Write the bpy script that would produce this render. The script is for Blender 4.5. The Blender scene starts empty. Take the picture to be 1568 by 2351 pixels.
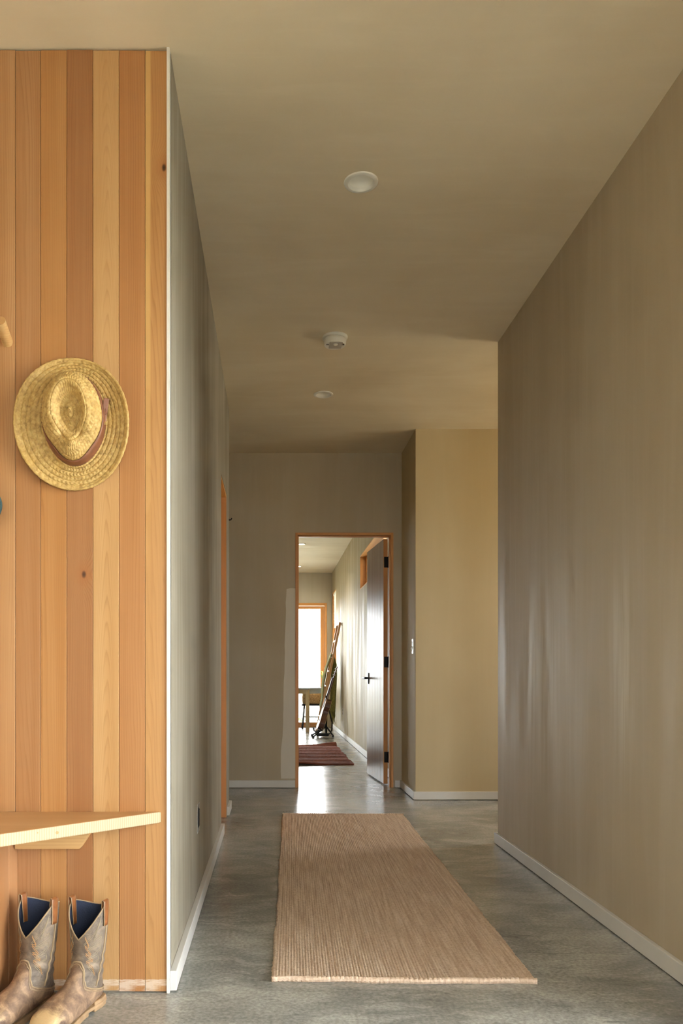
import bpy, bmesh, math, random
import numpy as np
from mathutils import Vector, Matrix

PI = math.pi
random.seed(4)
rng = np.random.default_rng(7)
sc = bpy.context.scene
C = sc.collection

# ------------------------------------------------------------------ camera
W_PX, H_PX, F_PX = 1568.0, 2351.0, 1830.0
VPX, VPY, CAM_Z = 626.0, 1550.0, 0.925
cam = bpy.data.cameras.new('camera')
cam_o = bpy.data.objects.new('camera', cam)
C.objects.link(cam_o)
cam.sensor_fit = 'HORIZONTAL'
cam.sensor_width = 24.0
cam.lens = 24.0 * F_PX / W_PX
cam.shift_x = (W_PX / 2 - VPX) / W_PX
cam.shift_y = (VPY - H_PX / 2) / W_PX
cam.clip_start = 0.05
cam_o.location = (0, 0, CAM_Z)
cam_o.rotation_euler = (PI / 2, 0, 0)
sc.camera = cam_o

# ------------------------------------------------------------------ world, light, exposure
SKY = 21.0
world = bpy.data.worlds.new('overcast_sky')
sc.world = world
world.use_nodes = True
bg = world.node_tree.nodes['Background']
bg.inputs['Color'].default_value = (0.97, 0.985, 1.0, 1)
bg.inputs['Strength'].default_value = SKY
sc.view_settings.view_transform = 'Standard'
sc.view_settings.look = 'None'
sc.view_settings.gamma = 1.0
sc.view_settings.exposure = 0.15
sc.view_settings.use_curve_mapping = False
sc.cycles.use_denoising = True
sc.cycles.max_bounces = 9
sc.cycles.diffuse_bounces = 5
sc.cycles.glossy_bounces = 4
sc.cycles.transparent_max_bounces = 8
sc.cycles.use_adaptive_sampling = True
sc.cycles.adaptive_threshold = 0.03
sc.cycles.adaptive_min_samples = 32
sc.cycles.use_light_tree = False
sc.cycles.sample_clamp_indirect = 8.0

sun_l = bpy.data.lights.new('sun', 'SUN')
sun_l.energy = 54.0
sun_l.angle = math.radians(.6)
sun_l.color = (1.0, .95, .86)
sun_o = bpy.data.objects.new('sun', sun_l)
C.objects.link(sun_o)
sun_o.rotation_euler = Vector((.45, .28, -.85)).to_track_quat('-Z', 'Y').to_euler()   # from behind-left, over the roof


def portal(name, loc, rot, sx, sy):
    """Marks a real window opening so that the sky light through it is sampled well (gives off no light itself)."""
    l = bpy.data.lights.new(name, 'AREA')
    l.shape = 'RECTANGLE'
    l.size, l.size_y = sx, sy
    l.cycles.is_portal = True
    o = bpy.data.objects.new(name, l)
    o.location, o.rotation_euler = loc, rot
    C.objects.link(o)


# openings (also used by the walls below)
CEIL = 2.75
ENTRY = (-1.4, 2.08, 0.0, 2.15)            # Y0 Y1 Z0 Z1 glazed entry in the right wall, just out of frame
BACKW = (.25, 1.1, 0.0, 2.15)              # X0 X1 Z0 Z1 glazing behind the viewer
PATIO = (-1.75, 0.965, 0.0, 2.21)          # far end of the back room
CLER = (7.25, 9.67, 1.96, 2.37)            # Y0 Y1 Z0 Z1 high window of the back room
FARW = (13.32, 14.12, 0.75, 2.37)          # window with the blind
HALLW = (4.75, 5.55, 0.9, 2.1)             # window at the end of the side hall
BACK_Y, FAR_Y, HALL_X, LEFT_X = -1.7, 14.2, 3.6, -2.2
portal('entry_daylight', (1.235 + .14, (ENTRY[0] + ENTRY[1]) / 2, (ENTRY[2] + ENTRY[3]) / 2), (0, PI / 2, 0), ENTRY[3] - ENTRY[2], ENTRY[1] - ENTRY[0])
portal('back_daylight', ((BACKW[0] + BACKW[1]) / 2, BACK_Y - .14, 1.1), (PI / 2, 0, 0), BACKW[1] - BACKW[0], 2.1)
portal('patio_daylight', ((PATIO[0] + PATIO[1]) / 2, FAR_Y + .16, 1.1), (-PI / 2, 0, 0), PATIO[1] - PATIO[0], 2.2)
portal('clerestory_daylight', (1.23, (CLER[0] + CLER[1]) / 2, 2.165), (0, PI / 2, 0), .41, CLER[1] - CLER[0])
portal('far_window_daylight', (1.23, (FARW[0] + FARW[1]) / 2, 1.56), (0, PI / 2, 0), 1.62, .8)
portal('hall_daylight', (HALL_X + .13, (HALLW[0] + HALLW[1]) / 2, 1.5), (0, PI / 2, 0), 1.2, .8)


# ------------------------------------------------------------------ helpers
def L(r, g, b):
    def f(c):
        c /= 255.0
        return c / 12.92 if c <= .04045 else ((c + .055) / 1.055) ** 2.4
    return (f(r), f(g), f(b), 1)


class N:
    """tiny node-tree writer"""
    def __init__(s, name):
        s.m = bpy.data.materials.new(name)
        s.m.use_nodes = True
        s.t = s.m.node_tree
        s.b = s.t.nodes['Principled BSDF']
        s.out = s.t.nodes['Material Output']

    def n(s, kind, **kw):
        x = s.t.nodes.new(kind)
        for k, v in kw.items():
            setattr(x, k, v)
        return x

    def link(s, a, b):
        s.t.links.new(a, b)

    def set(s, sock, v):
        if hasattr(v, 'is_linked') or isinstance(v, bpy.types.NodeSocket):
            s.link(v, sock)
        else:
            sock.default_value = v

    def coord(s, which='Object', scale=(1, 1, 1), loc=(0, 0, 0), rot=(0, 0, 0), src=None):
        if src is None:
            src = s.n('ShaderNodeTexCoord').outputs[which]
        mp = s.n('ShaderNodeMapping')
        s.link(src, mp.inputs['Vector'])
        mp.inputs['Scale'].default_value = scale
        mp.inputs['Location'].default_value = loc
        mp.inputs['Rotation'].default_value = rot
        return mp.outputs[0]

    def noise(s, vec, scale=5, detail=4, rough=.55, dist=0):
        x = s.n('ShaderNodeTexNoise')
        s.link(vec, x.inputs['Vector'])
        x.inputs['Scale'].default_value = scale
        x.inputs['Detail'].default_value = detail
        x.inputs['Roughness'].default_value = rough
        x.inputs['Distortion'].default_value = dist
        return x.outputs['Fac']

    def ramp(s, fac, stops, interp='LINEAR'):
        x = s.n('ShaderNodeValToRGB')
        x.color_ramp.interpolation = interp
        e = x.color_ramp.elements
        while len(e) < len(stops):
            e.new(.5)
        for i, (p, c) in enumerate(stops):
            e[i].position = p
            e[i].color = c if isinstance(c, tuple) else (c, c, c, 1)
        s.link(fac, x.inputs[0])
        return x.outputs[0]

    def math(s, op, a, b=0.0, c=None):
        x = s.n('ShaderNodeMath', operation=op)
        s.set(x.inputs[0], a)
        s.set(x.inputs[1], b)
        if c is not None:
            s.set(x.inputs[2], c)
        return x.outputs[0]

    def mix(s, fac, a, b, blend='MIX'):
        x = s.n('ShaderNodeMix', data_type='RGBA', blend_type=blend)
        s.set(x.inputs['Factor'], fac)
        s.set(x.inputs['A'], a)
        s.set(x.inputs['B'], b)
        return x.outputs['Result']

    def bump(s, h, strength=.3, dist=.01, normal=None):
        x = s.n('ShaderNodeBump')
        x.inputs['Strength'].default_value = strength
        x.inputs['Distance'].default_value = dist
        s.link(h, x.inputs['Height'])
        if normal is not None:
            s.link(normal, x.inputs['Normal'])
        return x.outputs[0]

    def fin(s, color=None, rough=None, normal=None, **kw):
        if color is not None:
            s.set(s.b.inputs['Base Color'], color)
        if rough is not None:
            s.set(s.b.inputs['Roughness'], rough)
        if normal is not None:
            s.link(normal, s.b.inputs['Normal'])
        for k, v in kw.items():
            s.set(s.b.inputs[k.replace('_', ' ')], v)
        return s.m


def plain(name, col, rough=.5, metal=0.0, var=.08, nscale=40, bump=.0, **kw):
    x = N(name)
    v = x.coord()
    f = x.noise(v, nscale, 3)
    dark = tuple(c * (1 - var) for c in col[:3]) + (1,)
    lite = tuple(min(1, c * (1 + var)) for c in col[:3]) + (1,)
    colr = x.ramp(f, [(.3, dark), (.7, lite)])
    nrm = x.bump(f, bump, .003) if bump else None
    return x.fin(colr, rough, nrm, Metallic=metal, **kw)


def plaster(name, base, streak, dark, axis='Z', sheen=.42, seed=0.0, amount=1.0, spec=.4, painted_sheen=()):
    """trowelled clay plaster: long soft strokes, cloudy tone, burnished patches"""
    x = N(name)
    st = {'Z': (2.6, 2.6, .32), 'X': (.55, 2.4, 2.4), 'Y': (2.4, .55, 2.4)}[axis]
    st2 = {'Z': (17, 17, .9), 'X': (1.6, 12, 12), 'Y': (12, 1.6, 12)}[axis]
    big = x.noise(x.coord(scale=st, loc=(seed, seed * 1.7, seed * .6)), 1.5, 4, .58, .9)
    fine = x.noise(x.coord(scale=st2, loc=(seed * 2, seed, 3)), 1.3, 3, .6, .5)
    cloud = x.noise(x.coord(loc=(seed, 1, 2)), 1.1, 3, .5, .4)
    c = x.mix(x.math('MULTIPLY', x.ramp(big, [(.42, 0.0), (.72, 1.0)]), amount), base, streak)
    c = x.mix(x.math('MULTIPLY', x.ramp(cloud, [(.38, 0.0), (.70, 1.0)]), .7), c, dark)
    c = x.mix(x.math('MULTIPLY', x.ramp(fine, [(.52, 0.0), (.74, 1.0)]), .24 * amount), c, streak)
    r = x.ramp(x.math('ADD', x.math('MULTIPLY', big, .6), x.math('MULTIPLY', fine, .4)), [(.38, sheen + .20), (.62, sheen - .04)])
    for (py, pz, sy_, sz_, k) in painted_sheen:      # pale wall sheen painted into the colour at set spots
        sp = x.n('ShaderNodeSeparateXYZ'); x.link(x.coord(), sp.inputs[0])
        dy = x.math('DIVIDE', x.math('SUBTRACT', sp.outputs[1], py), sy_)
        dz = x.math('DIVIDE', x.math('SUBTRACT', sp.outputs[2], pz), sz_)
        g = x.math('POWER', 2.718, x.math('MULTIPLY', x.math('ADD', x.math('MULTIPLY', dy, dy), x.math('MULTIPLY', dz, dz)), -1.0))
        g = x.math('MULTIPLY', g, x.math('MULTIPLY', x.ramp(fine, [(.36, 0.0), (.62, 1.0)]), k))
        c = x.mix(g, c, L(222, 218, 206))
    b1 = x.bump(x.noise(x.coord(scale=tuple(v * 2 for v in st), loc=(seed, 2, 1)), 1.5, 1, .5), .16 * amount, .012)
    return x.fin(c, r, b1, Specular_IOR_Level=spec)


M = {}
M['plaster_wall'] = plaster('clay_plaster_wall', L(188, 175, 152), L(198, 188, 168), L(174, 159, 132), 'Z', .56, 1.3, .6)
M['plaster_right'] = plaster('clay_plaster_painted_sheen', L(182, 168, 143), L(191, 180, 158), L(170, 154, 127), 'Z', .56, 1.3, .6, .4,
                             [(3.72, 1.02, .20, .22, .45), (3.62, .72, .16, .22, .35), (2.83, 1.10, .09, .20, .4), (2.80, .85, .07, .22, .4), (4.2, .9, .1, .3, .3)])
M['plaster_room'] = plaster('burnished_clay_plaster', L(182, 170, 138), L(198, 188, 160), L(170, 150, 110), 'Z', .52, 4.3, 1.0, .10)
M['plaster_left'] = plaster('clay_plaster_grey_wall', L(161, 154, 138), L(180, 175, 163), L(136, 128, 109), 'Z', .48, 6.1)
M['plaster_ceiling'] = plaster('clay_plaster_ceiling', L(222, 208, 180), L(228, 216, 190), L(202, 185, 153), 'X', .6, 3.7, .8)
M['plaster_hall'] = plaster('clay_plaster_hall', L(196, 180, 146), L(202, 187, 154), L(188, 170, 134), 'Z', .65, 9.2, .5)
M['plaster_patch'] = plaster('pale_plaster_coat', L(190, 181, 162), L(202, 195, 180), L(180, 170, 150), 'Z', .6, 2.2)
M['fresh_coat'] = plaster('fresh_plaster_coat', L(222, 216, 204), L(228, 223, 212), L(214, 207, 194), 'Z', .6, 2.2)
M['white'] = plain('white_paint', L(216, 214, 210), .42, var=.03, nscale=8)
M['white_edge'] = plain('white_plaster_edge', L(220, 217, 210), .7, var=.03, nscale=30)
M['fixture_white'] = plain('fixture_white', L(228, 225, 214), .4, var=.02)
M['black_metal'] = plain('black_metal', L(22, 20, 19), .38, .6, var=.1)
M['black_plastic'] = plain('black_plastic', L(26, 25, 25), .5, var=.1)
M['steel'] = plain('zinc_steel', L(200, 200, 196), .28, 1.0, var=.06)
M['brass'] = plain('brass', L(150, 120, 70), .35, .9)


def concrete():
    x = N('polished_concrete')
    v = x.coord()
    warp = x.noise(v, 2.2, 4, .5)
    vm = x.n('ShaderNodeVectorMath', operation='MULTIPLY_ADD')
    cmb = x.n('ShaderNodeCombineXYZ')
    x.link(warp, cmb.inputs[0]); x.link(warp, cmb.inputs[1])
    x.link(cmb.outputs[0], vm.inputs[0]); vm.inputs[1].default_value = (.25, .25, 0); x.link(v, vm.inputs[2])
    w = vm.outputs[0]
    cloud = x.noise(w, 1.6, 5, .6, .4)
    smear = x.noise(x.coord(scale=(1.2, 2.2, 1), rot=(0, 0, .25), src=w), 3.4, 6, .68, .6)
    trowel = x.noise(x.coord(scale=(1.0, 4.2, 1), rot=(0, 0, -.45), src=w), 5.5, 6, .74, .7)
    speck = x.noise(v, 90, 3, .6)
    c = x.ramp(cloud, [(.30, L(118, 118, 115)), (.50, L(148, 148, 143)), (.72, L(184, 182, 174))])
    c = x.mix(x.math('MULTIPLY', x.ramp(smear, [(.48, 0.0), (.66, 1.0)]), .55), c, L(190, 189, 180))
    c = x.mix(x.math('MULTIPLY', x.ramp(trowel, [(.58, 0.0), (.70, 1.0)]), .45), c, L(202, 201, 192))
    c = x.mix(x.math('MULTIPLY', x.ramp(trowel, [(.32, 1.0), (.46, 0.0)]), .45), c, L(84, 85, 82))
    c = x.mix(.40, c, x.ramp(speck, [(.3, .15), (.7, .85)]), 'OVERLAY')
    r = x.ramp(smear, [(.3, .16), (.7, .27)])
    b = x.bump(x.noise(v, 3.0, 1, .5), .05, .012)
    return x.fin(c, r, b, Specular_IOR_Level=.62)


M['concrete'] = concrete()


def wood(name, tint=None, rough=.45, along='Z', ring=150.0, contrast=.5, white_foot=False, coat=0.0, use_obj=True, spec=.5):
    """softwood: growth lines along the board, optional cathedral figure and a knot from object properties"""
    x = N(name)
    src = x.n('ShaderNodeTexCoord').outputs['Object']
    info = x.n('ShaderNodeObjectInfo')
    rot = {'Z': (0, 0, 0), 'X': (0, -PI / 2, 0), 'Y': (PI / 2, 0, 0)}[along]
    vec = x.coord(src=src, rot=rot)
    off = x.n('ShaderNodeVectorMath', operation='MULTIPLY_ADD')
    cmb = x.n('ShaderNodeCombineXYZ')
    x.link(info.outputs['Random'], cmb.inputs[0]); x.link(info.outputs['Random'], cmb.inputs[1]); x.link(info.outputs['Random'], cmb.inputs[2])
    x.link(cmb.outputs[0], off.inputs[0]); off.inputs[1].default_value = (9.1, 5.3, 17.0)
    x.link(vec, off.inputs[2])
    p = off.outputs[0]
    sp = x.n('ShaderNodeSeparateXYZ'); x.link(vec, sp.inputs[0])
    wob = x.noise(x.coord(scale=(6, 6, .55), src=p), 1.6, 3, .5)
    wob2 = x.noise(x.coord(scale=(22, 22, 2.2), src=p), 1.6, 3, .5)
    at = x.n('ShaderNodeAttribute', attribute_type='OBJECT', attribute_name='figure')
    curve = at.outputs['Fac']
    # cathedral: contours of (x-c)^2*A + z*B
    kn = x.n('ShaderNodeAttribute', attribute_type='OBJECT', attribute_name='knot')
    ks = x.n('ShaderNodeSeparateXYZ'); x.link(kn.outputs['Vector'], ks.inputs[0])
    dx = x.math('SUBTRACT', sp.outputs[0], ks.outputs[0])
    dz = x.math('SUBTRACT', sp.outputs[2], ks.outputs[2])
    d2 = x.math('ADD', x.math('MULTIPLY', dx, dx), x.math('MULTIPLY', x.math('MULTIPLY', dz, dz), .35))
    kd = x.math('SQRT', d2)
    has = x.math('GREATER_THAN', ks.outputs[1], .5)
    kfall = x.math('MULTIPLY', has, x.math('POWER', 2.718, x.math('MULTIPLY', d2, -900.0)))
    lin = x.math('ADD', sp.outputs[0], sp.outputs[1])
    xx = x.math('MULTIPLY', sp.outputs[0], sp.outputs[0])
    par = x.math('ADD', x.math('MULTIPLY', xx, 34.0), x.math('MULTIPLY', sp.outputs[2], .085))
    base_f = x.math('ADD', x.math('MULTIPLY', lin, x.math('SUBTRACT', 1.0, curve)), x.math('MULTIPLY', par, curve))
    f = x.math('ADD', base_f, x.math('MULTIPLY', wob, .055))
    f = x.math('ADD', f, x.math('MULTIPLY', wob2, .008))
    f = x.math('ADD', f, x.math('MULTIPLY', kfall, .035))
    ph = x.math('MULTIPLY', f, ring)
    saw = x.math('FRACT', ph)
    lines = x.ramp(saw, [(.0, .0), (.55, .10), (.88, 1.0), (1.0, .0)])
    amp = x.noise(x.coord(scale=(14, 14, .4), src=p), 1.5, 3)
    lines = x.math('MULTIPLY', lines, x.ramp(amp, [(.35, .15), (.65, 1.0)]))
    fib = x.noise(x.coord(scale=(160, 160, 2.2), src=p), 1.0, 4, .6)
    tone = x.noise(x.coord(scale=(11, 11, .35), src=p), 1.4, 3, .5)
    basecol = info.outputs['Color'] if use_obj else None
    if basecol is None:
        rgb = x.n('ShaderNodeRGB'); rgb.outputs[0].default_value = tint
        basecol = rgb.outputs[0]
    c = x.mix(x.math('MULTIPLY', x.ramp(tone, [(.36, 0.0), (.64, 1.0)]), .75), x.mix(1.0, basecol, (1.06, 1.08, 1.1, 1), 'MULTIPLY'), x.mix(1.0, basecol, (.86, .74, .58, 1), 'MULTIPLY'))
    c = x.mix(x.math('MULTIPLY', lines, contrast), c, x.mix(1.0, basecol, (.66, .52, .36, 1), 'MULTIPLY'))
    c = x.mix(x.math('MULTIPLY', x.ramp(fib, [(.35, 1.0), (.6, .0)]), .20), c, x.mix(1.0, basecol, (.72, .58, .44, 1), 'MULTIPLY'))
    core = x.math('MULTIPLY', has, x.ramp(kd, [(.003, 1.0), (.0075, 0.0)]))
    halo = x.math('MULTIPLY', has, x.ramp(kd, [(.004, .55), (.03, 0.0)]))
    c = x.mix(halo, c, L(150, 92, 50))
    c = x.mix(core, c, L(58, 32, 22))
    # pale sapwood stripe
    sap = x.n('ShaderNodeAttribute', attribute_type='OBJECT', attribute_name='sap')
    ss = x.n('ShaderNodeSeparateXYZ'); x.link(sap.outputs['Vector'], ss.inputs[0])
    sd = x.math('ABSOLUTE', x.math('SUBTRACT', x.math('ADD', sp.outputs[0], x.math('MULTIPLY', x.math('SUBTRACT', wob, .5), .012)), ss.outputs[0]))
    sm = x.math('MULTIPLY', ss.outputs[1], x.ramp(x.math('DIVIDE', sd, .012), [(.55, 1.0), (1.0, 0.0)]))
    sz = x.ramp(x.math('DIVIDE', sp.outputs[2], 2.75), [(.42, .12), (.72, 1.0)])
    c = x.mix(x.math('MULTIPLY', sm, sz), c, L(200, 160, 100))
    if white_foot:
        wn = x.noise(x.coord(scale=(9, 9, 40), src=src), 1.0, 4, .65)
        wz = x.n('ShaderNodeSeparateXYZ'); x.link(src, wz.inputs[0])
        wm = x.math('MULTIPLY', x.math('LESS_THAN', x.math('ADD', wz.outputs[2], x.math('MULTIPLY', wn, .03)), .055), x.ramp(wn, [(.42, 0.0), (.55, 1.0)]))
        c = x.mix(x.math('MULTIPLY', wm, .6), c, L(226, 214, 198))
    return x.fin(c, rough, None, Coat_Weight=coat, Coat_Roughness=.2, Specular_IOR_Level=spec)


M['plank'] = wood('cedar_board', rough=.36, contrast=.6, white_foot=True, coat=.25)
M['bench_top'] = wood('pine_bench_top', L(190, 152, 108), .38, 'X', 60, .3, use_obj=False)
M['fir'] = wood('fir_trim', L(206, 146, 82), .45, 'Z', 120, .4, use_obj=False)
M['fir_x'] = wood('fir_trim_cross', L(206, 146, 82), .45, 'X', 120, .4, use_obj=False)
M['fir_y'] = wood('fir_trim_deep_lit', L(228, 176, 104), .45, 'Y', 120, .4, use_obj=False)  # same fir, lightened: outdoor light on the clerestory head painted into the colour
M['pine'] = wood('pine_cleat', L(196, 160, 108), .5, 'X', 90, .5, use_obj=False)
M['leaf_wood'] = wood('varnished_door_wood', L(132, 104, 76), .34, 'Z', 90, .35, coat=0.0, use_obj=False, spec=.045)
M['ladder_wood'] = wood('ladder_wood', L(206, 166, 122), .5, 'Z', 120, .4, use_obj=False)
M['table_wood'] = wood('weathered_table_wood', L(196, 178, 146), .55, 'Z', 120, .4, use_obj=False)
M['table_top'] = plain('grey_table_top', L(150, 156, 158), .4, var=.06)


def end_grain():
    x = N('pine_end_grain')
    src = x.n('ShaderNodeTexCoord').outputs['Object']
    w = x.n('ShaderNodeTexWave', wave_type='BANDS', bands_direction='X')
    x.link(x.coord(src=src), w.inputs['Vector'])
    w.inputs['Scale'].default_value = 62
    w.inputs['Distortion'].default_value = 2.2
    w.inputs['Detail'].default_value = 2
    w.inputs['Detail Scale'].default_value = .4
    c = x.ramp(w.outputs['Fac'], [(.15, L(168, 147, 114)), (.6, L(184, 166, 134))])
    return x.fin(c, .6)


M['end_grain'] = end_grain()


def glass():
    x = N('window_glass')
    tr = x.n('ShaderNodeBsdfTransparent')
    tr.inputs['Color'].default_value = (.97, .985, .98, 1)
    gl = x.n('ShaderNodeBsdfGlossy'); gl.inputs['Roughness'].default_value = .02
    fr = x.n('ShaderNodeFresnel'); fr.inputs['IOR'].default_value = 1.45
    mx = x.n('ShaderNodeMixShader')
    x.link(fr.outputs[0], mx.inputs[0]); x.link(tr.outputs[0], mx.inputs[1]); x.link(gl.outputs[0], mx.inputs[2])
    x.link(mx.outputs[0], x.out.inputs['Surface'])
    return x.m


M['glass'] = glass()


def emitter(name, col, strength):
    x = N(name)
    return x.fin(col, .5, Emission_Color=col, Emission_Strength=strength)


class MB:
    def __init__(s):
        s.v, s.f, s.mi = [], [], []
        s.cur = 0

    def face(s, *idx):
        s.f.append(tuple(idx)); s.mi.append(s.cur)

    def box(s, x0, x1, y0, y1, z0, z1):
        b = len(s.v)
        s.v += [(x, y, z) for z in (z0, z1) for y in (y0, y1) for x in (x0, x1)]
        for q in ((0, 2, 3, 1), (4, 5, 7, 6), (0, 1, 5, 4), (2, 6, 7, 3), (0, 4, 6, 2), (1, 3, 7, 5)):
            s.face(*[b + i for i in q])
        return s

    def prism(s, poly, a0, a1, axis='z'):
        b, n = len(s.v), len(poly)
        for a in (a0, a1):
            for (p, q) in poly:
                s.v.append((p, q, a) if axis == 'z' else (p, a, q) if axis == 'y' else (a, p, q))
        s.face(*range(b, b + n)); s.face(*range(b + 2 * n - 1, b + n - 1, -1))
        for i in range(n):
            j = (i + 1) % n
            s.face(b + i, b + n + i, b + n + j, b + j)
        return s

    def tube(s, pts, r, seg=8, closed=False, caps=True):
        pts = [Vector(p) for p in pts]
        n = len(pts)
        rs = r if hasattr(r, '__len__') else [r] * n
        b = len(s.v)
        up = Vector((0.13, .21, .97))
        for i, p in enumerate(pts):
            a = pts[(i - 1) % n] if (closed or i > 0) else pts[i]
            c = pts[(i + 1) % n] if (closed or i < n - 1) else pts[i]
            t = (c - a)
            t = t.normalized() if t.length > 1e-9 else Vector((0, 0, 1))
            if abs(t.dot(up)) > .97:
                up = Vector((.9, .2, .1)).normalized()
            e1 = t.cross(up).normalized()
            e2 = e1.cross(t).normalized()
            up = e2
            for k in range(seg):
                an = 2 * PI * k / seg
                q = p + (e1 * math.cos(an) + e2 * math.sin(an)) * rs[i]
                s.v.append(tuple(q))
        m = n if closed else n - 1
        for i in range(m):
            j = (i + 1) % n
            for k in range(seg):
                l = (k + 1) % seg
                s.face(b + i * seg + k, b + i * seg + l, b + j * seg + l, b + j * seg + k)
        if caps and not closed:
            s.face(*[b + k for k in range(seg)][::-1])
            s.face(*[b + (n - 1) * seg + k for k in range(seg)])
        return s

    def bar(s, p0, p1, w, h, up=(0, 0, 1)):
        p0, p1 = Vector(p0), Vector(p1)
        t = (p1 - p0).normalized()
        u = Vector(up)
        e1 = t.cross(u).normalized()
        e2 = e1.cross(t).normalized()
        b = len(s.v)
        for p in (p0, p1):
            for a, c in ((-1, -1), (1, -1), (1, 1), (-1, 1)):
                s.v.append(tuple(p + e1 * a * w / 2 + e2 * c * h / 2))
        s.face(b, b + 1, b + 2, b + 3); s.face(b + 7, b + 6, b + 5, b + 4)
        for i in range(4):
            j = (i + 1) % 4
            s.face(b + i, b + 4 + i, b + 4 + j, b + j)
        return s

    def lathe(s, prof, c=(0, 0, 0), seg=40, capped=False):
        b, n = len(s.v), len(prof)
        for (r, z) in prof:
            for k in range(seg):
                a = 2 * PI * k / seg
                s.v.append((c[0] + r * math.cos(a), c[1] + r * math.sin(a), c[2] + z))
        for i in range(n - 1):
            for k in range(seg):
                l = (k + 1) % seg
                s.face(b + i * seg + k, b + i * seg + l, b + (i + 1) * seg + l, b + (i + 1) * seg + k)
        if capped:
            s.face(*[b + k for k in range(seg)][::-1])
            s.face(*[b + (n - 1) * seg + k for k in range(seg)])
        return s

    def grid(s, P, nu, nv, wrap=False):
        """P(i,j) -> point; nu columns, nv rows"""
        b = len(s.v)
        for j in range(nv):
            for i in range(nu):
                s.v.append(tuple(P(i, j)))
        for j in range(nv - 1):
            for i in range(nu if wrap else nu - 1):
                k = (i + 1) % nu
                s.face(b + j * nu + i, b + j * nu + k, b + (j + 1) * nu + k, b + (j + 1) * nu + i)
        return s

    def build(s, name, mat, parent=None, smooth=False, bevel=0.0, world=True, thick=0.0, fix=True, sharp=40):
        me = bpy.data.meshes.new(name)
        off = Vector((0, 0, 0))
        p = parent
        while world and p is not None:
            off += p.location
            p = p.parent
        vs = [(a - off.x, b - off.y, c - off.z) for a, b, c in s.v] if off.length else s.v
        me.from_pydata(vs, [], s.f)
        mats = mat if isinstance(mat, (list, tuple)) else [mat]
        for m in mats:
            me.materials.append(M[m] if isinstance(m, str) else m)
        if len(mats) > 1:
            me.polygons.foreach_set('material_index', s.mi)
        if fix:
            bm = bmesh.new(); bm.from_mesh(me)
            bmesh.ops.recalc_face_normals(bm, faces=bm.faces)
            bm.to_mesh(me); bm.free()
        if smooth:
            me.polygons.foreach_set('use_smooth', [True] * len(me.polygons))
            me.set_sharp_from_angle(angle=math.radians(sharp))
        me.update()
        o = bpy.data.objects.new(name, me)
        C.objects.link(o)
        o.parent = parent
        if thick:
            md = o.modifiers.new('thickness', 'SOLIDIFY'); md.thickness = thick; md.offset = 0
        if bevel:
            md = o.modifiers.new('bevel', 'BEVEL'); md.width = bevel; md.segments = 2; md.limit_method = 'ANGLE'
        return o


def tag(o, label, cat, group=None, kind=None):
    o['label'] = label
    o['category'] = cat
    if group:
        o['group'] = group
    if kind:
        o['kind'] = kind
    return o


def thing(name, label, cat, loc=(0, 0, 0), rot=(0, 0, 0), group=None, kind=None):
    o = bpy.data.objects.new(name, None)
    o.empty_display_size = .05
    C.objects.link(o)
    o.location, o.rotation_euler = loc, rot
    return tag(o, label, cat, group, kind)


def struct(o, label, cat):
    return tag(o, label, cat, kind='structure')


def cells(a0, a1, b0, b1, holes):
    """rectangles of [a0,a1]x[b0,b1] that stay around the holes"""
    As = sorted({a0, a1, *[h[0] for h in holes], *[h[1] for h in holes]})
    Bs = sorted({b0, b1, *[h[2] for h in holes], *[h[3] for h in holes]})
    As = [a for a in As if a0 <= a <= a1]; Bs = [b for b in Bs if b0 <= b <= b1]
    for i in range(len(As) - 1):
        for j in range(len(Bs) - 1):
            ca, cb = (As[i] + As[i + 1]) / 2, (Bs[j] + Bs[j + 1]) / 2
            if not any(h[0] < ca < h[1] and h[2] < cb < h[3] for h in holes):
                yield As[i], As[i + 1], Bs[j], Bs[j + 1]


def clean(mb):
    """weld the cells of a wall into one skin without inner faces"""
    seen = {}
    key = lambda f: tuple(sorted(tuple(round(c, 5) for c in mb.v[i]) for i in f))
    for f in mb.f:
        seen[key(f)] = seen.get(key(f), 0) + 1
    keep = [(f, m) for f, m in zip(mb.f, mb.mi) if seen[key(f)] == 1]
    mb.f, mb.mi = [k[0] for k in keep], [k[1] for k in keep]
    return mb


def wall_y(x0, x1, y0, y1, z0, z1, holes=()):      # a wall that runs along Y; holes (y0,y1,z0,z1)
    m = MB()
    for a, b, c, d in cells(y0, y1, z0, z1, holes):
        m.box(x0, x1, a, b, c, d)
    return clean(m)


def wall_x(y0, y1, x0, x1, z0, z1, holes=()):      # a wall that runs along X; holes (x0,x1,z0,z1)
    m = MB()
    for a, b, c, d in cells(x0, x1, z0, z1, holes):
        m.box(a, b, y0, y1, c, d)
    return clean(m)


# ================================================================== THE SETTING
LWX, RWX = -.30, 1.235           # faces of the corridor walls
PANEL_Y = 2.32                   # face of the boarded wall
LDOOR = (4.65, 5.20, 0, 2.10)
END_Y, END_T = 6.55, .13
EDOOR = (.186, .991, 0, 2.095)
JOG_X, JOG_Y, FRX = 1.06, 5.91, 1.06
FLX = -3.0

fl = MB().box(-3.2, HALL_X + .15, BACK_Y - .1, FAR_Y + .15, -.15, 0).build('floor', 'concrete')
struct(fl, 'polished grey concrete floor with trowel marks', 'floor')

LIGHTS = [(.327, 2.95), (.329, 5.18), (.40, 11.1), (.43, 13.36)]
m = MB()
hh = .0446
for a, b, c, d in cells(-3.2, HALL_X + .15, BACK_Y - .15, FAR_Y + .15, [(x - hh, x + hh, y - hh, y + hh) for x, y in LIGHTS]):
    m.box(a, b, c, d, CEIL, CEIL + .12)
struct(clean(m).build('ceiling', 'plaster_ceiling'), 'troweled tan plaster ceiling over the hallway', 'ceiling')

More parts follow.
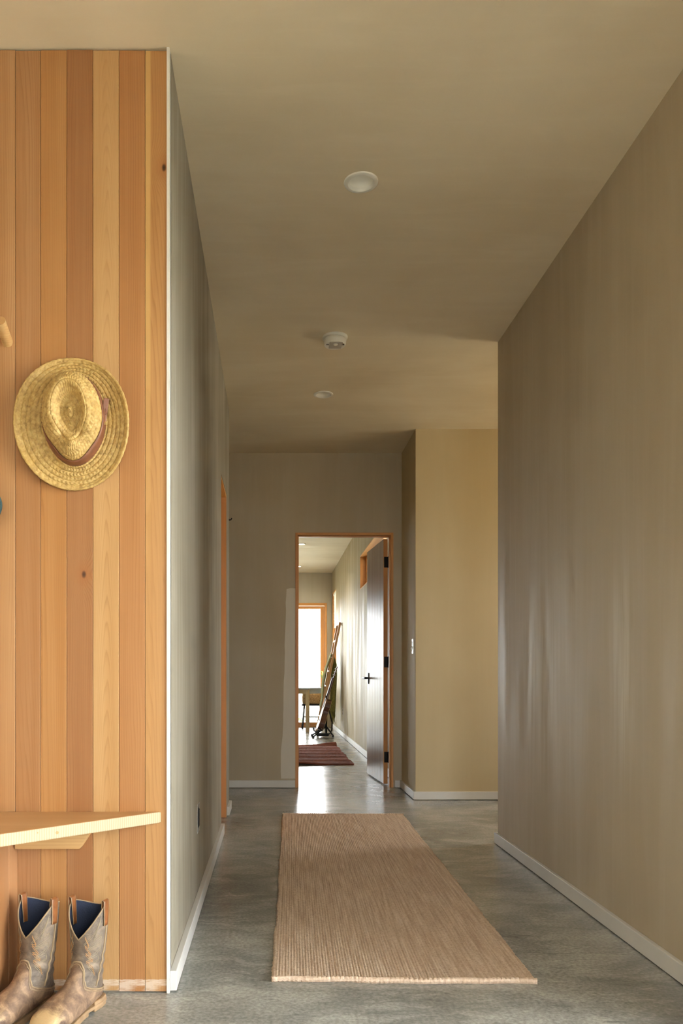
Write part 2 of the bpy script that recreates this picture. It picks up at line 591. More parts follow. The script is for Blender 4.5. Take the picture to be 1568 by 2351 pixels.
w = wall_y(LWX - .12, LWX, PANEL_Y + .02, 5.50, 0, CEIL, [LDOOR]).build('wall_left', 'plaster_left')
struct(w, 'streaky grey plaster wall on the left of the hallway', 'wall')
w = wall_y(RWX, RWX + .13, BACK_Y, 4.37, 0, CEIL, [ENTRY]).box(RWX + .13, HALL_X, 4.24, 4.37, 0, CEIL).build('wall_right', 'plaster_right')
struct(w, 'brown plaster wall on the right with pale sheen painted on', 'wall')
w = wall_x(END_Y, END_Y + END_T, FLX - .1, JOG_X, 0, CEIL, [EDOOR]).build('wall_end', 'plaster_wall')
struct(w, 'plaster wall around the open doorway at the hallway end', 'wall')
w_end = w
w = MB().box(JOG_X, HALL_X, JOG_Y, END_Y + END_T, 0, CEIL).build('wall_hall', 'plaster_hall')
struct(w, 'yellowish plaster wall right of the doorway', 'wall')
w = MB().box(LEFT_X - .1, LWX - .008, PANEL_Y + .012, PANEL_Y + .12, 0, CEIL).build('wall_entry', 'plaster_wall')
struct(w, 'cedar boarded wall beside the hallway', 'wall')
w_entry = w
w = MB().box(LEFT_X - .12, LEFT_X, BACK_Y, 5.38, 0, CEIL).build('wall_side', 'plaster_wall')
struct(w, 'plaster wall left of the entry', 'wall')
w = MB().box(LEFT_X - .12, LWX - .12, 5.38, 5.50, 0, CEIL).box(LEFT_X - .12, LEFT_X, 5.5, END_Y, 0, CEIL).build('wall_passage', 'plaster_wall')
struct(w, 'plaster wall of the side passage on the left', 'wall')
w = wall_x(BACK_Y - .12, BACK_Y, LEFT_X - .12, RWX + .13, 0, CEIL, [BACKW]).build('wall_back', 'plaster_wall')
struct(w, 'plaster wall behind the viewer', 'wall')
w = wall_y(HALL_X, HALL_X + .12, 4.24, END_Y + END_T, 0, CEIL, [HALLW]).build('wall_hall_end', 'plaster_hall')
struct(w, 'plaster wall at the end of the side hall', 'wall')
w = wall_y(FRX, FRX + .15, END_Y + END_T, FAR_Y + .15, 0, CEIL, [CLER, FARW]).build('wall_room_right', 'plaster_room')
struct(w, 'glossy streaked plaster wall of the back room', 'wall')
w = wall_x(FAR_Y, FAR_Y + .15, FLX - .1, FRX, 0, CEIL, [PATIO]).build('wall_far', 'plaster_patch')
struct(w, 'cream wall above the glazed patio door', 'wall')
w = MB().box(FLX - .1, FLX, END_Y + END_T, FAR_Y, 0, CEIL).build('wall_room_left', 'plaster_patch')
struct(w, 'cream plaster wall on the far left of the back room', 'wall')

# pale fresh coat beside the door frame (ragged left edge)
pts = []
for i in range(28):
    z = .075 + i * (1.632 - .075) / 27
    base = .165 - .05 - .018 * math.exp(-((z - .2) / .25) ** 2) + .028 * (z / 1.63) ** 2
    pts.append((base - .03 + random.uniform(-.003, .003), z))
pts = pts + [(.150, 1.640), (.186, 1.637), (.186, .075)]
MB().prism(pts, END_Y - .0015, END_Y, 'y').build('plaster_patch', 'fresh_coat', w_end)

# boards of the entry wall
PX = [-.749, -.6755, -.5995, -.5234, -.4474, -.3714, -.3055]
while PX[0] > LEFT_X + .08:
    PX.insert(0, PX[0] - .076)
tones = {-1: L(178, 134, 86), -2: L(170, 122, 77), -3: L(184, 145, 98), -4: L(152, 106, 67), -5: L(174, 128, 80), -6: L(164, 120, 80), -7: L(172, 129, 88)}
for i in range(len(PX) - 1):
    x0, x1 = PX[i] + .0004, PX[i + 1] - .0004
    k = i - (len(PX) - 1)
    cx = (x0 + x1) / 2
    top = CEIL - .004 - random.uniform(0, .004)
    q = MB().box(x0 - cx, x1 - cx, PANEL_Y, PANEL_Y + .014, .004 + (0.003 if k < -2 else 0), top)
    o = q.build('plank', 'plank', w_entry, bevel=.0012, world=False)
    o.location.x = cx
    o.color = tones.get(k, L(random.randint(160, 176), random.randint(114, 130), random.randint(72, 88)))
    o['figure'] = {-3: 1.0, -1: .35, -5: .15, -6: .2}.get(k, 0.0)
    o['knot'] = {-4: (.012, 1.0, 1.218), -1: (.022, 1.0, 2.402)}.get(k, (0.0, 0.0, 0.0))
    o['sap'] = {-1: (-.026, .75, 0.0), -3: (-.030, .0, 0.0)}.get(k, (0.0, 0.0, 0.0))
o = MB().box(LWX - .008, LWX, PANEL_Y - .004, PANEL_Y + .03, 0, CEIL).build('trim_1', 'white_edge')
struct(o, 'white corner edge between the boards and the grey wall', 'trim')

# baseboards (face boards, 62 mm high)
BH, BT = .062, .017


def base(name, mb, label):
    return struct(mb.build(name, 'white', bevel=.002), label, 'baseboard')


base('baseboard_left', MB().box(LWX, LWX + BT + .003, PANEL_Y + .005, LDOOR[0] - .01, .004, BH), 'white baseboard along the grey left wall')
base('baseboard_passage', MB().box(LWX, LWX + BT, LDOOR[1] + .03, 5.50, .004, BH), 'short white baseboard piece past the left doorway')
base('baseboard_right', MB().box(RWX - BT, RWX, ENTRY[1] + .03, 4.385, .004, BH).box(RWX, HALL_X, 4.37, 4.385, .004, BH), 'white baseboard along the brown right wall')
base('baseboard_end', MB().box(LEFT_X, EDOOR[0] - .002, END_Y - BT, END_Y, .004, BH), 'white baseboard left of the doorway under the end wall')
base('baseboard_jog', MB().box(EDOOR[1] + .012, JOG_X - BT, END_Y - BT, END_Y, .004, BH).box(JOG_X - BT, JOG_X, JOG_Y, END_Y, .004, BH), 'white baseboard in the corner right of the doorway')
base('baseboard_hall', MB().box(JOG_X - BT, HALL_X, JOG_Y - BT, JOG_Y, .004, BH), 'white baseboard under the yellowish wall')
base('baseboard_room', MB().box(FRX - BT, FRX, END_Y + END_T + .12, FAR_Y, .004, BH + .01), 'white baseboard along the back room wall')

# left doorway: jamb lining and closed leaf
jd = thing('door_2', 'narrow orange wood door frame in the left wall', 'door', (LWX - .06, LDOOR[0], 0), kind='structure')
MB().box(LWX - .125, LWX - .002, LDOOR[1] - .02, LDOOR[1], 0, 2.08).build('jamb', 'fir', jd, bevel=.001)
MB().box(LWX - .125, LWX - .002, LDOOR[0], LDOOR[0] + .02, 0, 2.08).build('jamb', 'fir', jd, bevel=.001)
MB().box(LWX - .125, LWX - .002, LDOOR[0], LDOOR[1], 2.08, 2.10).build('head_jamb', 'fir_y', jd, bevel=.001)
MB().box(LWX - .115, LWX - .075, LDOOR[0] + .022, LDOOR[1] - .022, .008, 2.077).build('leaf', 'fir', jd, bevel=.001)
hk = thing('wall_hook', 'tiny black hook high on the left wall end', 'hook', (LWX, 5.47, 1.99))
MB().tube([(LWX - .002, 5.47, 1.99), (LWX + .012, 5.47, 1.99), (LWX + .018, 5.47, 1.997), (LWX + .018, 5.47, 2.004)], .004, 8).build('hook', 'black_metal', hk, True)
MB().lathe([(.0, -.001), (.008, -.001), (.008, .003), (.0, .004)], (0, 0, 0), 16).build('rose', 'black_metal', hk, True, world=False).rotation_euler = (0, PI / 2, 0)

# end doorway: frame, stop and the open leaf
fr = thing('trim_2', 'fir door frame around the open doorway', 'door frame', ((EDOOR[0] + EDOOR[1]) / 2, END_Y, 0), kind='structure')
jt = .019
for x0 in (EDOOR[0], EDOOR[1] - jt):
    MB().box(x0, x0 + jt, END_Y - .006, END_Y + END_T + .004, 0, EDOOR[3]).build('jamb', 'fir', fr, bevel=.0015)
MB().box(EDOOR[0] + jt, EDOOR[1] - jt, END_Y - .006, END_Y + END_T + .004, EDOOR[3] - jt, EDOOR[3]).build('head_jamb', 'fir_x', fr, bevel=.0015)
for x0, x1 in ((EDOOR[0] + jt, EDOOR[0] + jt + .010), (EDOOR[1] - jt - .010, EDOOR[1] - jt)):
    MB().box(x0, x1, END_Y + .02, END_Y + .07, 0, EDOOR[3] - jt).build('stop', 'fir', fr, bevel=.001)
MB().box(EDOOR[0] + jt, EDOOR[1] - jt, END_Y + .02, END_Y + .07, EDOOR[3] - jt - .010, EDOOR[3] - jt).build('stop', 'fir_x', fr, bevel=.001)

HX, HY = .972, END_Y + END_T + .012           # hinge line
ang = math.radians(4.0)
dr = thing('door_1', 'varnished plank door standing open into the back room', 'door', (HX, HY, 0), (0, 0, ang), kind='structure')
LEAF_W, LEAF_T = .735, .036
nb = 6
for i in range(nb):
    y0, y1 = .018 + i * LEAF_W / nb, .018 + (i + 1) * LEAF_W / nb
    MB().box(-LEAF_T - .003, -.003, y0 + (.0 if i == 0 else .0006), y1 - .0006, .012, 2.07).build('board', 'leaf_wood', dr, bevel=.0012, world=False)
MB().box(-LEAF_T - .0025, -.0035, .0155, .018, .012, 2.07).build('edge_strip', 'fir', dr, world=False)
for z in (.235, 1.035, 1.875):
    MB().box(-.034, .004, .0125, .0155, z - .045, z + .045).tube([(.004, .010, z - .047), (.004, .010, z + .047)], .007, 10).build('hinge', 'black_metal', dr, world=False)
hy = LEAF_W - .05
for sgn, xf in ((-1, -LEAF_T - .003), (1, -.003)):
    hn = MB().box(xf if sgn > 0 else xf - .007, xf + .007 if sgn > 0 else xf, hy - .02, hy + .02, .845, .945).build('handle_plate', 'black_metal', dr, bevel=.001, world=False)
    q = MB().tube([(xf, hy, .897), (xf + sgn * .05, hy, .897)], .010, 12)
    q.tube([(xf + sgn * .05, hy + .008, .897), (xf + sgn * .052, hy - .03, .897), (xf + sgn * .052, hy - .115, .897)], [.010, .009, .0085], 12)
    q.build('lever', 'black_metal', hn, True, world=False)

# back room windows
def window(name, label, loc, parts):
    r = thing(name, label, 'window', loc, kind='structure')
    for pn, mat, mb, bv in parts:
        mb.build(pn, mat, r, bevel=bv)
    return r


y0, y1, z0, z1 = CLER
x0 = FRX
window('window_1', 'high clerestory window with orange wood reveal above the door', (FRX, (y0 + y1) / 2, z0), [
    ('reveal_head', 'fir_y', MB().box(x0 + .001, x0 + .15, y0, y1, z1 - .012, z1), .001),
    ('reveal_sill', 'fir_y', MB().box(x0 + .001, x0 + .15, y0, y1, z0, z0 + .012), .001),
    ('reveal_side', 'fir', MB().box(x0 + .001, x0 + .15, y1 - .012, y1, z0 + .012, z1 - .012), .001),
    ('reveal_side', 'fir', MB().box(x0 + .001, x0 + .15, y0, y0 + .012, z0 + .012, z1 - .012), .001),
    ('sash_rail', 'fir_y', MB().box(x0 + .075, x0 + .12, y0 + .012, y1 - .012, z1 - .045, z1 - .012), .001),
    ('sash_rail', 'fir_y', MB().box(x0 + .075, x0 + .12, y0 + .012, y1 - .012, z0 + .012, z0 + .045), .001),
    ('sash_stile', 'fir', MB().box(x0 + .075, x0 + .12, y1 - .045, y1 - .012, z0 + .045, z1 - .045), .001),
    ('sash_stile', 'fir', MB().box(x0 + .075, x0 + .12, y0 + .012, y0 + .045, z0 + .045, z1 - .045), .001),
    ('pane', 'glass', MB().box(x0 + .095, x0 + .100, y0 + .045, y1 - .045, z0 + .045, z1 - .045), 0)])
y0, y1, z0, z1 = FARW
wr = window('window_2', 'tall window with a half lowered white blind beside the patio door', (FRX, (y0 + y1) / 2, z0), [
    ('reveal_head', 'fir_y', MB().box(x0 + .001, x0 + .15, y0, y1, z1 - .012, z1), .001),
    ('reveal_sill', 'fir_y', MB().box(x0 - .01, x0 + .15, y0, y1, z0, z0 + .02), .001),
    ('reveal_side', 'fir', MB().box(x0 + .001, x0 + .15, y1 - .012, y1, z0 + .02, z1 - .012), .001),
    ('reveal_side', 'fir', MB().box(x0 + .001, x0 + .15, y0, y0 + .012, z0 + .02, z1 - .012), .001),
    ('sash_stile', 'fir', MB().box(x0 + .095, x0 + .13, y1 - .05, y1 - .012, z0 + .02, z1 - .012), .001),
    ('sash_stile', 'fir', MB().box(x0 + .095, x0 + .13, y0 + .012, y0 + .05, z0 + .02, z1 - .012), .001),
    ('pane', 'glass', MB().box(x0 + .110, x0 + .115, y0 + .05, y1 - .05, z0 + .02, z1 - .012), 0)])
def blind_mat():
    x = N('white_blind')
    df = x.n('ShaderNodeBsdfDiffuse'); df.inputs['Color'].default_value = L(244, 244, 238)
    tl = x.n('ShaderNodeBsdfTranslucent'); tl.inputs['Color'].default_value = L(244, 244, 236)
    mx = x.n('ShaderNodeMixShader'); mx.inputs[0].default_value = .6
    x.link(df.outputs[0], mx.inputs[1]); x.link(tl.outputs[0], mx.inputs[2])
    x.link(mx.outputs[0], x.out.inputs['Surface'])
    return x.m


M['blind'] = blind_mat()
bl = thing('window_blind', 'white slatted blind half lowered in the far window', 'blind', (FRX + .03, (y0 + y1) / 2, 1.75))
MB().box(x0 + .012, x0 + .052, y0 + .014, y1 - .014, z1 - .045, z1 - .012).build('head_rail', 'blind', bl, bevel=.002)
nsl = 22
for i in range(nsl):
    z = 1.775 + i * (z1 - .06 - 1.775) / (nsl - 1)
    MB().bar((x0 + .030, y0 + .016, z), (x0 + .030, y1 - .016, z), .030, .002, up=(.5, 0, .85)).build('slat', 'blind', bl)
MB().box(x0 + .018, x0 + .044, y0 + .016, y1 - .016, 1.752, 1.766).build('bottom_rail', 'blind', bl, bevel=.002)

# patio door
px0, px1, pz0, pz1 = PATIO
pd = thing('door_3', 'orange framed glazed patio door at the far end', 'door', ((px0 + px1) / 2, FAR_Y, 0), kind='structure')
FY0, FY1 = FAR_Y - .015, FAR_Y + .15
MB().box(px1 - .04, px1, FY0, FY1, 0, pz1).build('frame_post', 'fir', pd, bevel=.002)
MB().box(px0, px0 + .04, FY0, FY1, 0, pz1).build('frame_post', 'fir', pd, bevel=.002)
MB().box(px0 + .04, px1 - .04, FY0, FY1, pz1 - .05, pz1).build('frame_head', 'fir_x', pd, bevel=.002)
MB().box(px0 + .04, px1 - .04, FY0, FY1, 0, .022).build('threshold', 'fir_x', pd, bevel=.002)
mid = (px0 + px1) / 2
for a, b, yy in ((mid - .04, px1 - .042, FAR_Y - .006), (px0 + .046, mid + .04, FAR_Y + .06)):
    sash = MB().box(b - .072, b, yy, yy + .045, .024, pz1 - .056).build('sash_stile', 'fir', pd, bevel=.002)
    MB().box(a, a + .072, yy, yy + .045, .024, pz1 - .056).build('sash_stile', 'fir', pd, bevel=.002)
    MB().box(a + .072, b - .072, yy, yy + .045, pz1 - .106, pz1 - .056).build('sash_rail', 'fir_x', pd, bevel=.002)
    MB().box(a + .072, b - .072, yy, yy + .045, .024, .085).build('sash_rail', 'fir_x', pd, bevel=.002)
    MB().box(a + .07, b - .07, yy + .02, yy + .026, .08, pz1 - .10).build('pane', 'glass', pd)
# entry glazing behind the viewer and the hall window
ey0, ey1, ez0, ez1 = ENTRY
en = thing('door_4', 'glazed wooden entry doors in the right wall beside the viewer', 'door', (RWX + .06, (ey0 + ey1) / 2, 0), kind='structure')
for k in range(4):
    a = ey0 + k * (ey1 - ey0 - .05) / 3
    MB().box(RWX + .03, RWX + .1, a, a + .05, ez0 + .05, ez1 - .05).build('frame_post', 'fir', en, bevel=.002)
    if k < 3:
        MB().box(RWX + .06, RWX + .066, a + .05, a + (ey1 - ey0 - .05) / 3, ez0 + .05, ez1 - .05).build('pane', 'glass', en)
MB().box(RWX + .03, RWX + .1, ey0, ey1, ez1 - .05, ez1).build('frame_head', 'fir_y', en, bevel=.002)
MB().box(RWX + .03, RWX + .1, ey0, ey1, ez0, ez0 + .05).build('threshold', 'fir_y', en, bevel=.002)
bw = thing('window_4', 'wood framed glazing behind the viewer', 'window', ((BACKW[0] + BACKW[1]) / 2, BACK_Y - .06, 0), kind='structure')
for k in range(3):
    a = BACKW[0] + k * (BACKW[1] - BACKW[0] - .05) / 2
    MB().box(a, a + .05, BACK_Y - .1, BACK_Y - .03, .05, 2.1).build('frame_post', 'fir', bw, bevel=.002)
    if k < 2:
        MB().box(a + .05, a + (BACKW[1] - BACKW[0] - .05) / 2, BACK_Y - .066, BACK_Y - .06, .05, 2.1).build('pane', 'glass', bw)
for z0_ in (0, 2.1):
    MB().box(BACKW[0], BACKW[1], BACK_Y - .1, BACK_Y - .03, z0_, z0_ + .05).build('frame_rail', 'fir_x', bw, bevel=.002)
hy0, hy1, hz0, hz1 = HALLW
hw = thing('window_3', 'wood framed window at the end of the side hall', 'window', (HALL_X, (hy0 + hy1) / 2, hz0), kind='structure')
for a, b, c, d in ((hy0, hy0 + .05, hz0, hz1), (hy1 - .05, hy1, hz0, hz1), (hy0 + .05, hy1 - .05, hz1 - .05, hz1), (hy0 + .05, hy1 - .05, hz0, hz0 + .05)):
    MB().box(HALL_X + .02, HALL_X + .1, a, b, c, d).build('sash', 'fir', hw, bevel=.002)
MB().box(HALL_X + .055, HALL_X + .061, hy0 + .05, hy1 - .05, hz0 + .05, hz1 - .05).build('pane', 'glass', hw)

# ground outside
M['ground'] = plain('pale_gravel', L(170, 166, 150), .9, var=.2, nscale=6)
q = MB().box(-40, 40, -50, 60, -.35, -.2)
struct(q.build('ground', 'ground'), 'pale ground outside the patio door', 'ground')

# ================================================================== FIXTURES
M['lens'] = plain('light_lens', L(235, 232, 220), .35, var=.01)
M['lens_lit'] = emitter('lit_lens', (1.0, .86, .62, 1), 14.0)


def downlight(x, y, label, lit):
    t = thing('recessed_light', label, 'ceiling light', (x, y, CEIL))
    R = .0635
    MB().lathe([(.0435, .004), (.0455, -.003), (.049, -.0065), (.057, -.007), (.062, -.0045), (R, 0)], (x, y, CEIL), 56).build('trim_ring', 'fixture_white', t, True)
    MB().lathe([(.0435, .004), (.041, .016), (.033, .026), (.02, .032), (.008, .0338), (.0002, .034)], (x, y, CEIL), 48).build('lens', 'lens_lit' if lit else 'lens', t, True)
    if lit:
        l = bpy.data.lights.new('downlight_bulb', 'SPOT')
        l.energy = 18; l.color = (1, .82, .58); l.spot_size = 2.2; l.spot_blend = .6; l.shadow_soft_size = .04
        lo = bpy.data.objects.new('downlight_bulb', l); lo.location = (x, y, CEIL - .012); C.objects.link(lo)
    return t


downlight(*LIGHTS[0], 'large white recessed ceiling light nearest the viewer, switched off', False)
downlight(*LIGHTS[1], 'small white recessed light beyond the smoke detector, switched off', False)
downlight(*LIGHTS[2], 'lit recessed light in the back room ceiling, nearer one', True)
downlight(*LIGHTS[3], 'lit recessed light in the back room, far one half behind the frame', True)

sx, sy = .336, 4.30
sd = thing('smoke_detector', 'round white smoke detector on the ceiling', 'smoke detector', (sx, sy, CEIL))
MB().lathe([(.0, 0), (.0675, 0), (.0685, -.006), (.0665, -.012), (.060, -.0145), (.0, -.0145)], (sx, sy, CEIL), 56).build('base_plate', 'fixture_white', sd, True)
MB().lathe([(.058, -.0145), (.0600, -.017), (.0600, -.030), (.0585, -.033), (.0585, -.043), (.055, -.0475), (.0, -.049)], (sx, sy, CEIL), 56).build('body', 'fixture_white', sd, True)
M['grey_plastic'] = plain('grey_plastic', L(176, 170, 158), .5, var=.03)
q = MB()
q.prism([(sx - .032, sy - .0585 + .0105), (sx + .040, sy - .0385 - .002), (sx + .034, sy + .03), (sx - .032, sy + .03)], CEIL - .0515, CEIL - .047)
q.build('sensor_panel', 'grey_plastic', sd, bevel=.001)
MB().lathe([(0, -.056), (.010, -.0555), (.012, -.052), (.012, -.049)], (sx + .002, sy - .026, CEIL), 24).build('test_button', 'fixture_white', sd, True)
M['print'] = plain('dark_print', L(70, 68, 60), .6)
for px_, n in ((-.047, 3), (.036, 3)):
    q = MB()
    for k in range(n):
        q.box(sx + px_ + k * .0045, sx + px_ + k * .0045 + .003, sy - .022, sy - .017, CEIL - .0523, CEIL - .0483)
    q.build('print_mark', 'print', sd)

# electric boxes without cover plates
oy, oz = 3.205, .352
ot = thing('outlet_box', 'uncovered electrical outlet low on the grey left wall', 'outlet', (LWX, oy, oz))
for a, b, c, d in ((-.04, .04, -.058, -.053), (-.04, .04, .053, .058), (-.04, -.036, -.053, .053), (.036, .04, -.053, .053)):
    MB().box(LWX - .001, LWX + .0016, oy + a, oy + b, oz + c, oz + d).build('box_rim', 'steel', ot)
MB().box(LWX - .001, LWX + .0012, oy - .036, oy + .036, oz - .053, oz + .053).build('box_cavity', 'black_plastic', ot)
MB().box(LWX + .0012, LWX + .006, oy - .014, oy + .018, oz - .034, oz + .034).build('receptacle', 'black_plastic', ot, bevel=.002)
for s in (-1, 1):
    MB().box(LWX + .001, LWX + .0025, oy - .006, oy + .008, oz + s * .046 - .005, oz + s * .046 + .005).build('strap', 'steel', ot)

wy, wz = 6.02, 1.143
st = thing('light_switch', 'uncovered metal light switch on the dark corner wall', 'switch', (JOG_X, wy, wz))
for s in (-1, 1):
    MB().box(JOG_X - .0045, JOG_X + .001, wy - .022, wy + .022, wz + s * .046 - .009, wz + s * .046 + .009).build('strap', 'steel', st, bevel=.001)
for s in (-1, 1):
    MB().box(JOG_X - .0035, JOG_X + .001, wy + s * .022 - .002, wy + s * .022 + .002, wz - .037, wz + .037).build('body_side', 'steel', st)
MB().box(JOG_X - .003, JOG_X + .001, wy - .020, wy + .020, wz - .037, wz + .037).build('body', 'black_plastic', st)
MB().bar((JOG_X - .002, wy, wz - .004), (JOG_X - .016, wy, wz - .02), .009, .009, up=(0, 1, 0)).build('toggle', 'steel', st, bevel=.001)

ry, rz = 12.02, .37
rt = thing('wall_outlet', 'small outlet on the back room wall near the guitar', 'outlet', (FRX, ry, rz))
MB().box(FRX - .004, FRX, ry - .035, ry + .035, rz - .057, rz + .057).build('cover_plate', 'grey_plastic', rt, bevel=.001)
for s in (-1, 1):
    MB().box(FRX - .0055, FRX - .004, ry - .015, ry + .015, rz + s * .024 - .015, rz + s * .024 + .015).build('socket', 'black_plastic', rt)

# unseen lamp added round the corner for warm light in the side hall
M['lamp_shade'] = emitter('added_lamp_shade_lit', (1.0, .66, .28, 1), 3.0)
lx, lz = 2.7, 1.6
wl = thing('added_hall_lamp', 'unseen lamp added round the corner to warm the side hall', 'lamp', (lx, 4.37, lz))
MB().box(lx - .04, lx + .04, 4.37, 4.385, lz - .07, lz + .07).build('back_plate', 'brass', wl, bevel=.003)
MB().tube([(lx, 4.38, lz), (lx, 4.47, lz)], .008, 10).build('arm', 'brass', wl, True)
MB().lathe([(.055, -.06), (.04, .08)], (lx, 4.47, lz), 32).build('shade', 'lamp_shade', wl, True)
l = bpy.data.lights.new('added_hall_lamp_bulb', 'POINT'); l.energy = 14; l.color = (1, .74, .38); l.shadow_soft_size = .05
lo = bpy.data.objects.new('added_hall_lamp_bulb', l); lo.location = (lx, 4.6, lz + .12); C.objects.link(lo)

# ================================================================== BENCH
BZ, BTH = .528, .033
bn = thing('corner_bench', 'pale pine corner bench fixed to the cedar wall', 'bench', (-.75, PANEL_Y - .2, 0))
fdx, fdy = -.68 + .3245, 1.99 - PANEL_Y
A = (-.3245, PANEL_Y - .001)
Bp = (A[0] + fdx * 3.2, A[1] + fdy * 3.2)
poly = [A, Bp, (Bp[0], PANEL_Y - .001)]
q = MB()
b = 0
for z in (BZ - BTH, BZ):
    for p in poly:
        q.v.append((p[0], p[1], z))
q.cur = 0; q.face(3, 4, 5); q.face(2, 1, 0); q.face(1, 2, 5, 4); q.face(2, 0, 3, 5)
q.cur = 1; q.face(0, 1, 4, 3)
q.build('seat', ['bench_top', 'end_grain'], bn, bevel=.003)
# cleat under the seat
cz0, cz1 = .427, BZ - BTH
MB().prism([(-.738, cz0), (-.553, cz0), (-.508, cz1), (-.738, cz1)], PANEL_Y - .040, PANEL_Y - .0005, 'y').build('cleat', 'pine', bn, bevel=.0015)
# boarded side panel under the seat
yb = PANEL_Y - .001
k = 0
while yb - .076 > 1.99:
    y0 = yb - .076
    front = .0
    o = MB().box(-.762, -.742, y0 + .0005 - yb, -.0005, .004, BZ - BTH - .001).build('panel_board', 'plank', bn, bevel=.0012, world=False)
    o.location = (0 + .75, yb - (PANEL_Y - .2), 0)
    o.color = [L(170, 126, 88), L(160, 118, 82), L(178, 136, 96)][k % 3]
    o['figure'] = 0.0; o['knot'] = (0.0, 0.0, 0.0); o['sap'] = (0.0, 0.0, 0.0)
    yb = y0; k += 1
# small nail plugs in the front edge and cleat
tdir = Vector((fdx, fdy, 0)).normalized(); nrm = Vector((-tdir.y, tdir.x, 0))
if nrm.y > 0:
    nrm = -nrm
M['plug'] = plain('wood_plug', L(176, 134, 84), .6)
for d_, zz, r_ in ((.330, BZ - .017, .0042), (.385, BZ - .010, .0018)):
    c = Vector((A[0], A[1], zz)) + tdir * d_
    MB().tube([tuple(c - nrm * .002), tuple(c + nrm * .0006)], r_, 14).build('plug', 'plug', bn, True)

# pegs on the boards
def peg(label, x, z):
    t = thing('wall_peg', label, 'peg', (x, PANEL_Y, z))
    p0, p1 = Vector((x, PANEL_Y + .004, z)), Vector((x + .004, PANEL_Y - .075, z + .030))
    MB().tube([p0, p1], .0155, 24).build('dowel', 'pine', t, True)
    MB().tube([p1 - (p1 - p0).normalized() * .0005, p1 + (p1 - p0).normalized() * .0012], .0152, 24).build('end_face', 'plug', t, True)
    return t


peg('round wooden peg at the left edge above the hat', -.772, 1.893)

# ================================================================== STRAW HAT
def straw():
    x = N('plaited_straw')
    v = x.coord()
    f = x.noise(v, 90, 4, .6)
    g = x.noise(x.coord(scale=(1, 1, 1)), 14, 4, .6)
    c = x.ramp(f, [(.28, L(150, 118, 64)), (.5, L(184, 152, 90)), (.72, L(206, 178, 116))])
    c = x.mix(x.math('MULTIPLY', x.ramp(g, [(.45, 0.0), (.7, 1.0)]), .35), c, L(186, 146, 66))
    fb = x.noise(x.coord(), 420, 3, .6)
    return x.fin(c, .62, x.bump(fb, .4, .0012))


M['straw'] = straw()
M['leather_band'] = plain('brown_leather_band', L(118, 72, 46), .5, var=.15, nscale=60, bump=.2)

HCX, HCZ = -.5760, 1.650
hat = thing('straw_hat', 'yellow plaited straw hat with leather band on the cedar wall', 'hat', (HCX, PANEL_Y - .012, HCZ), (math.radians(3.0), 0, 0))
NA = 480


def hat_pt(th, kind, s):
    """local point (x right, y=-height, z up); th angle, kind brim/wall/top, s in 0..1"""
    c, sn = math.cos(th), math.sin(th)
    low = max(0.0, -sn)
    # outlines
    bo = (0.163 * c, 0.186 * sn + .0)
    cb = (0.083 * c * (1 - .10 * low ** 2) + .006, 0.122 * sn + .008)
    pinch = math.exp(-((abs(((th + PI / 2 + PI) % (2 * PI)) - PI) - .75) / .38) ** 2)
    tp = (0.050 * c * (1 - .45 * low ** 1.5) + .008, 0.083 * sn + .016 + .004 * low)
    H = .092
    if kind == 'brim':
        x = cb[0] + (bo[0] - cb[0]) * s
        z = cb[1] + (bo[1] - cb[1]) * s
        h = .010 + .016 * s ** 2 * c * c - .012 * s * sn * sn + .006 * math.sin(3 * th + 1) * s * s + .004 * math.exp(-((1 - s) / .06) ** 2)
        return x, h, z
    if kind == 'wall':
        e = s ** 1.15
        bul = .010 * math.sin(PI * s)
        x = cb[0] + (tp[0] - cb[0]) * e + bul * c
        z = cb[1] + (tp[1] - cb[1]) * e + bul * sn
        k = .020 * pinch * math.sin(PI * min(1, s * 1.0)) ** 1.2 * s
        x -= k * c; z -= k * sn
        h = .010 + (H - .010) * (1 - (1 - s) ** 1.35)
        h -= .020 * pinch * s ** 3
        h += .012 * s * sn
        return x, h, z
    # top: rim, valley, slightly raised middle
    r = 1 - s
    x = .008 + (tp[0] - .008) * r
    z = .016 + (tp[1] - .016) * r
    val = -.030 * math.sin(PI * min(1, s / .55) / 2) ** 1.5 + .016 * max(0, (s - .45) / .55) ** 1.2
    h = H + .012 * sn * r - .020 * pinch * r ** 2 * (1 - s) + val
    return x, h, z


def braid(th, n, row, t):
    ridge = math.sin(PI * t) ** .6
    chev = abs(t - .5) * 1.5
    st = math.sin(2 * PI * (th / (2 * PI) * n + (chev if row % 2 else -chev)) + row * 1.7)
    return .0018 * ridge + .0026 * (.5 + .5 * st) * ridge


def hat_mesh(mb, kind, rows, per, n, s0=0.0, s1=1.0):
    nv = rows * per + 1
    def P(i, j):
        th = 2 * PI * i / NA
        s = s0 + (s1 - s0) * j / (nv - 1)
        x, h, z = hat_pt(th, kind, s)
        rowf = j / per
        row = int(min(rows - 1, rowf)); t = rowf - row
        d = braid(th, n, row, t) + random.uniform(-.0003, .0003)
        if kind == 'wall':
            x += d * math.cos(th); z += d * math.sin(th); h += d * .5
        else:
            h += d
        return (x, -h, z)
    mb.grid(P, NA, nv, wrap=True)


q = MB()
hat_mesh(q, 'brim', 6, 6, 72)
o = q.build('brim', 'straw', hat, True, world=False, thick=.004, fix=False, sharp=80)
q = MB(); hat_mesh(q, 'wall', 6, 6, 56)
hat_mesh(q, 'top', 5, 6, 40)
o = q.build('crown', 'straw', hat, True, world=False, thick=.003, fix=False, sharp=80)
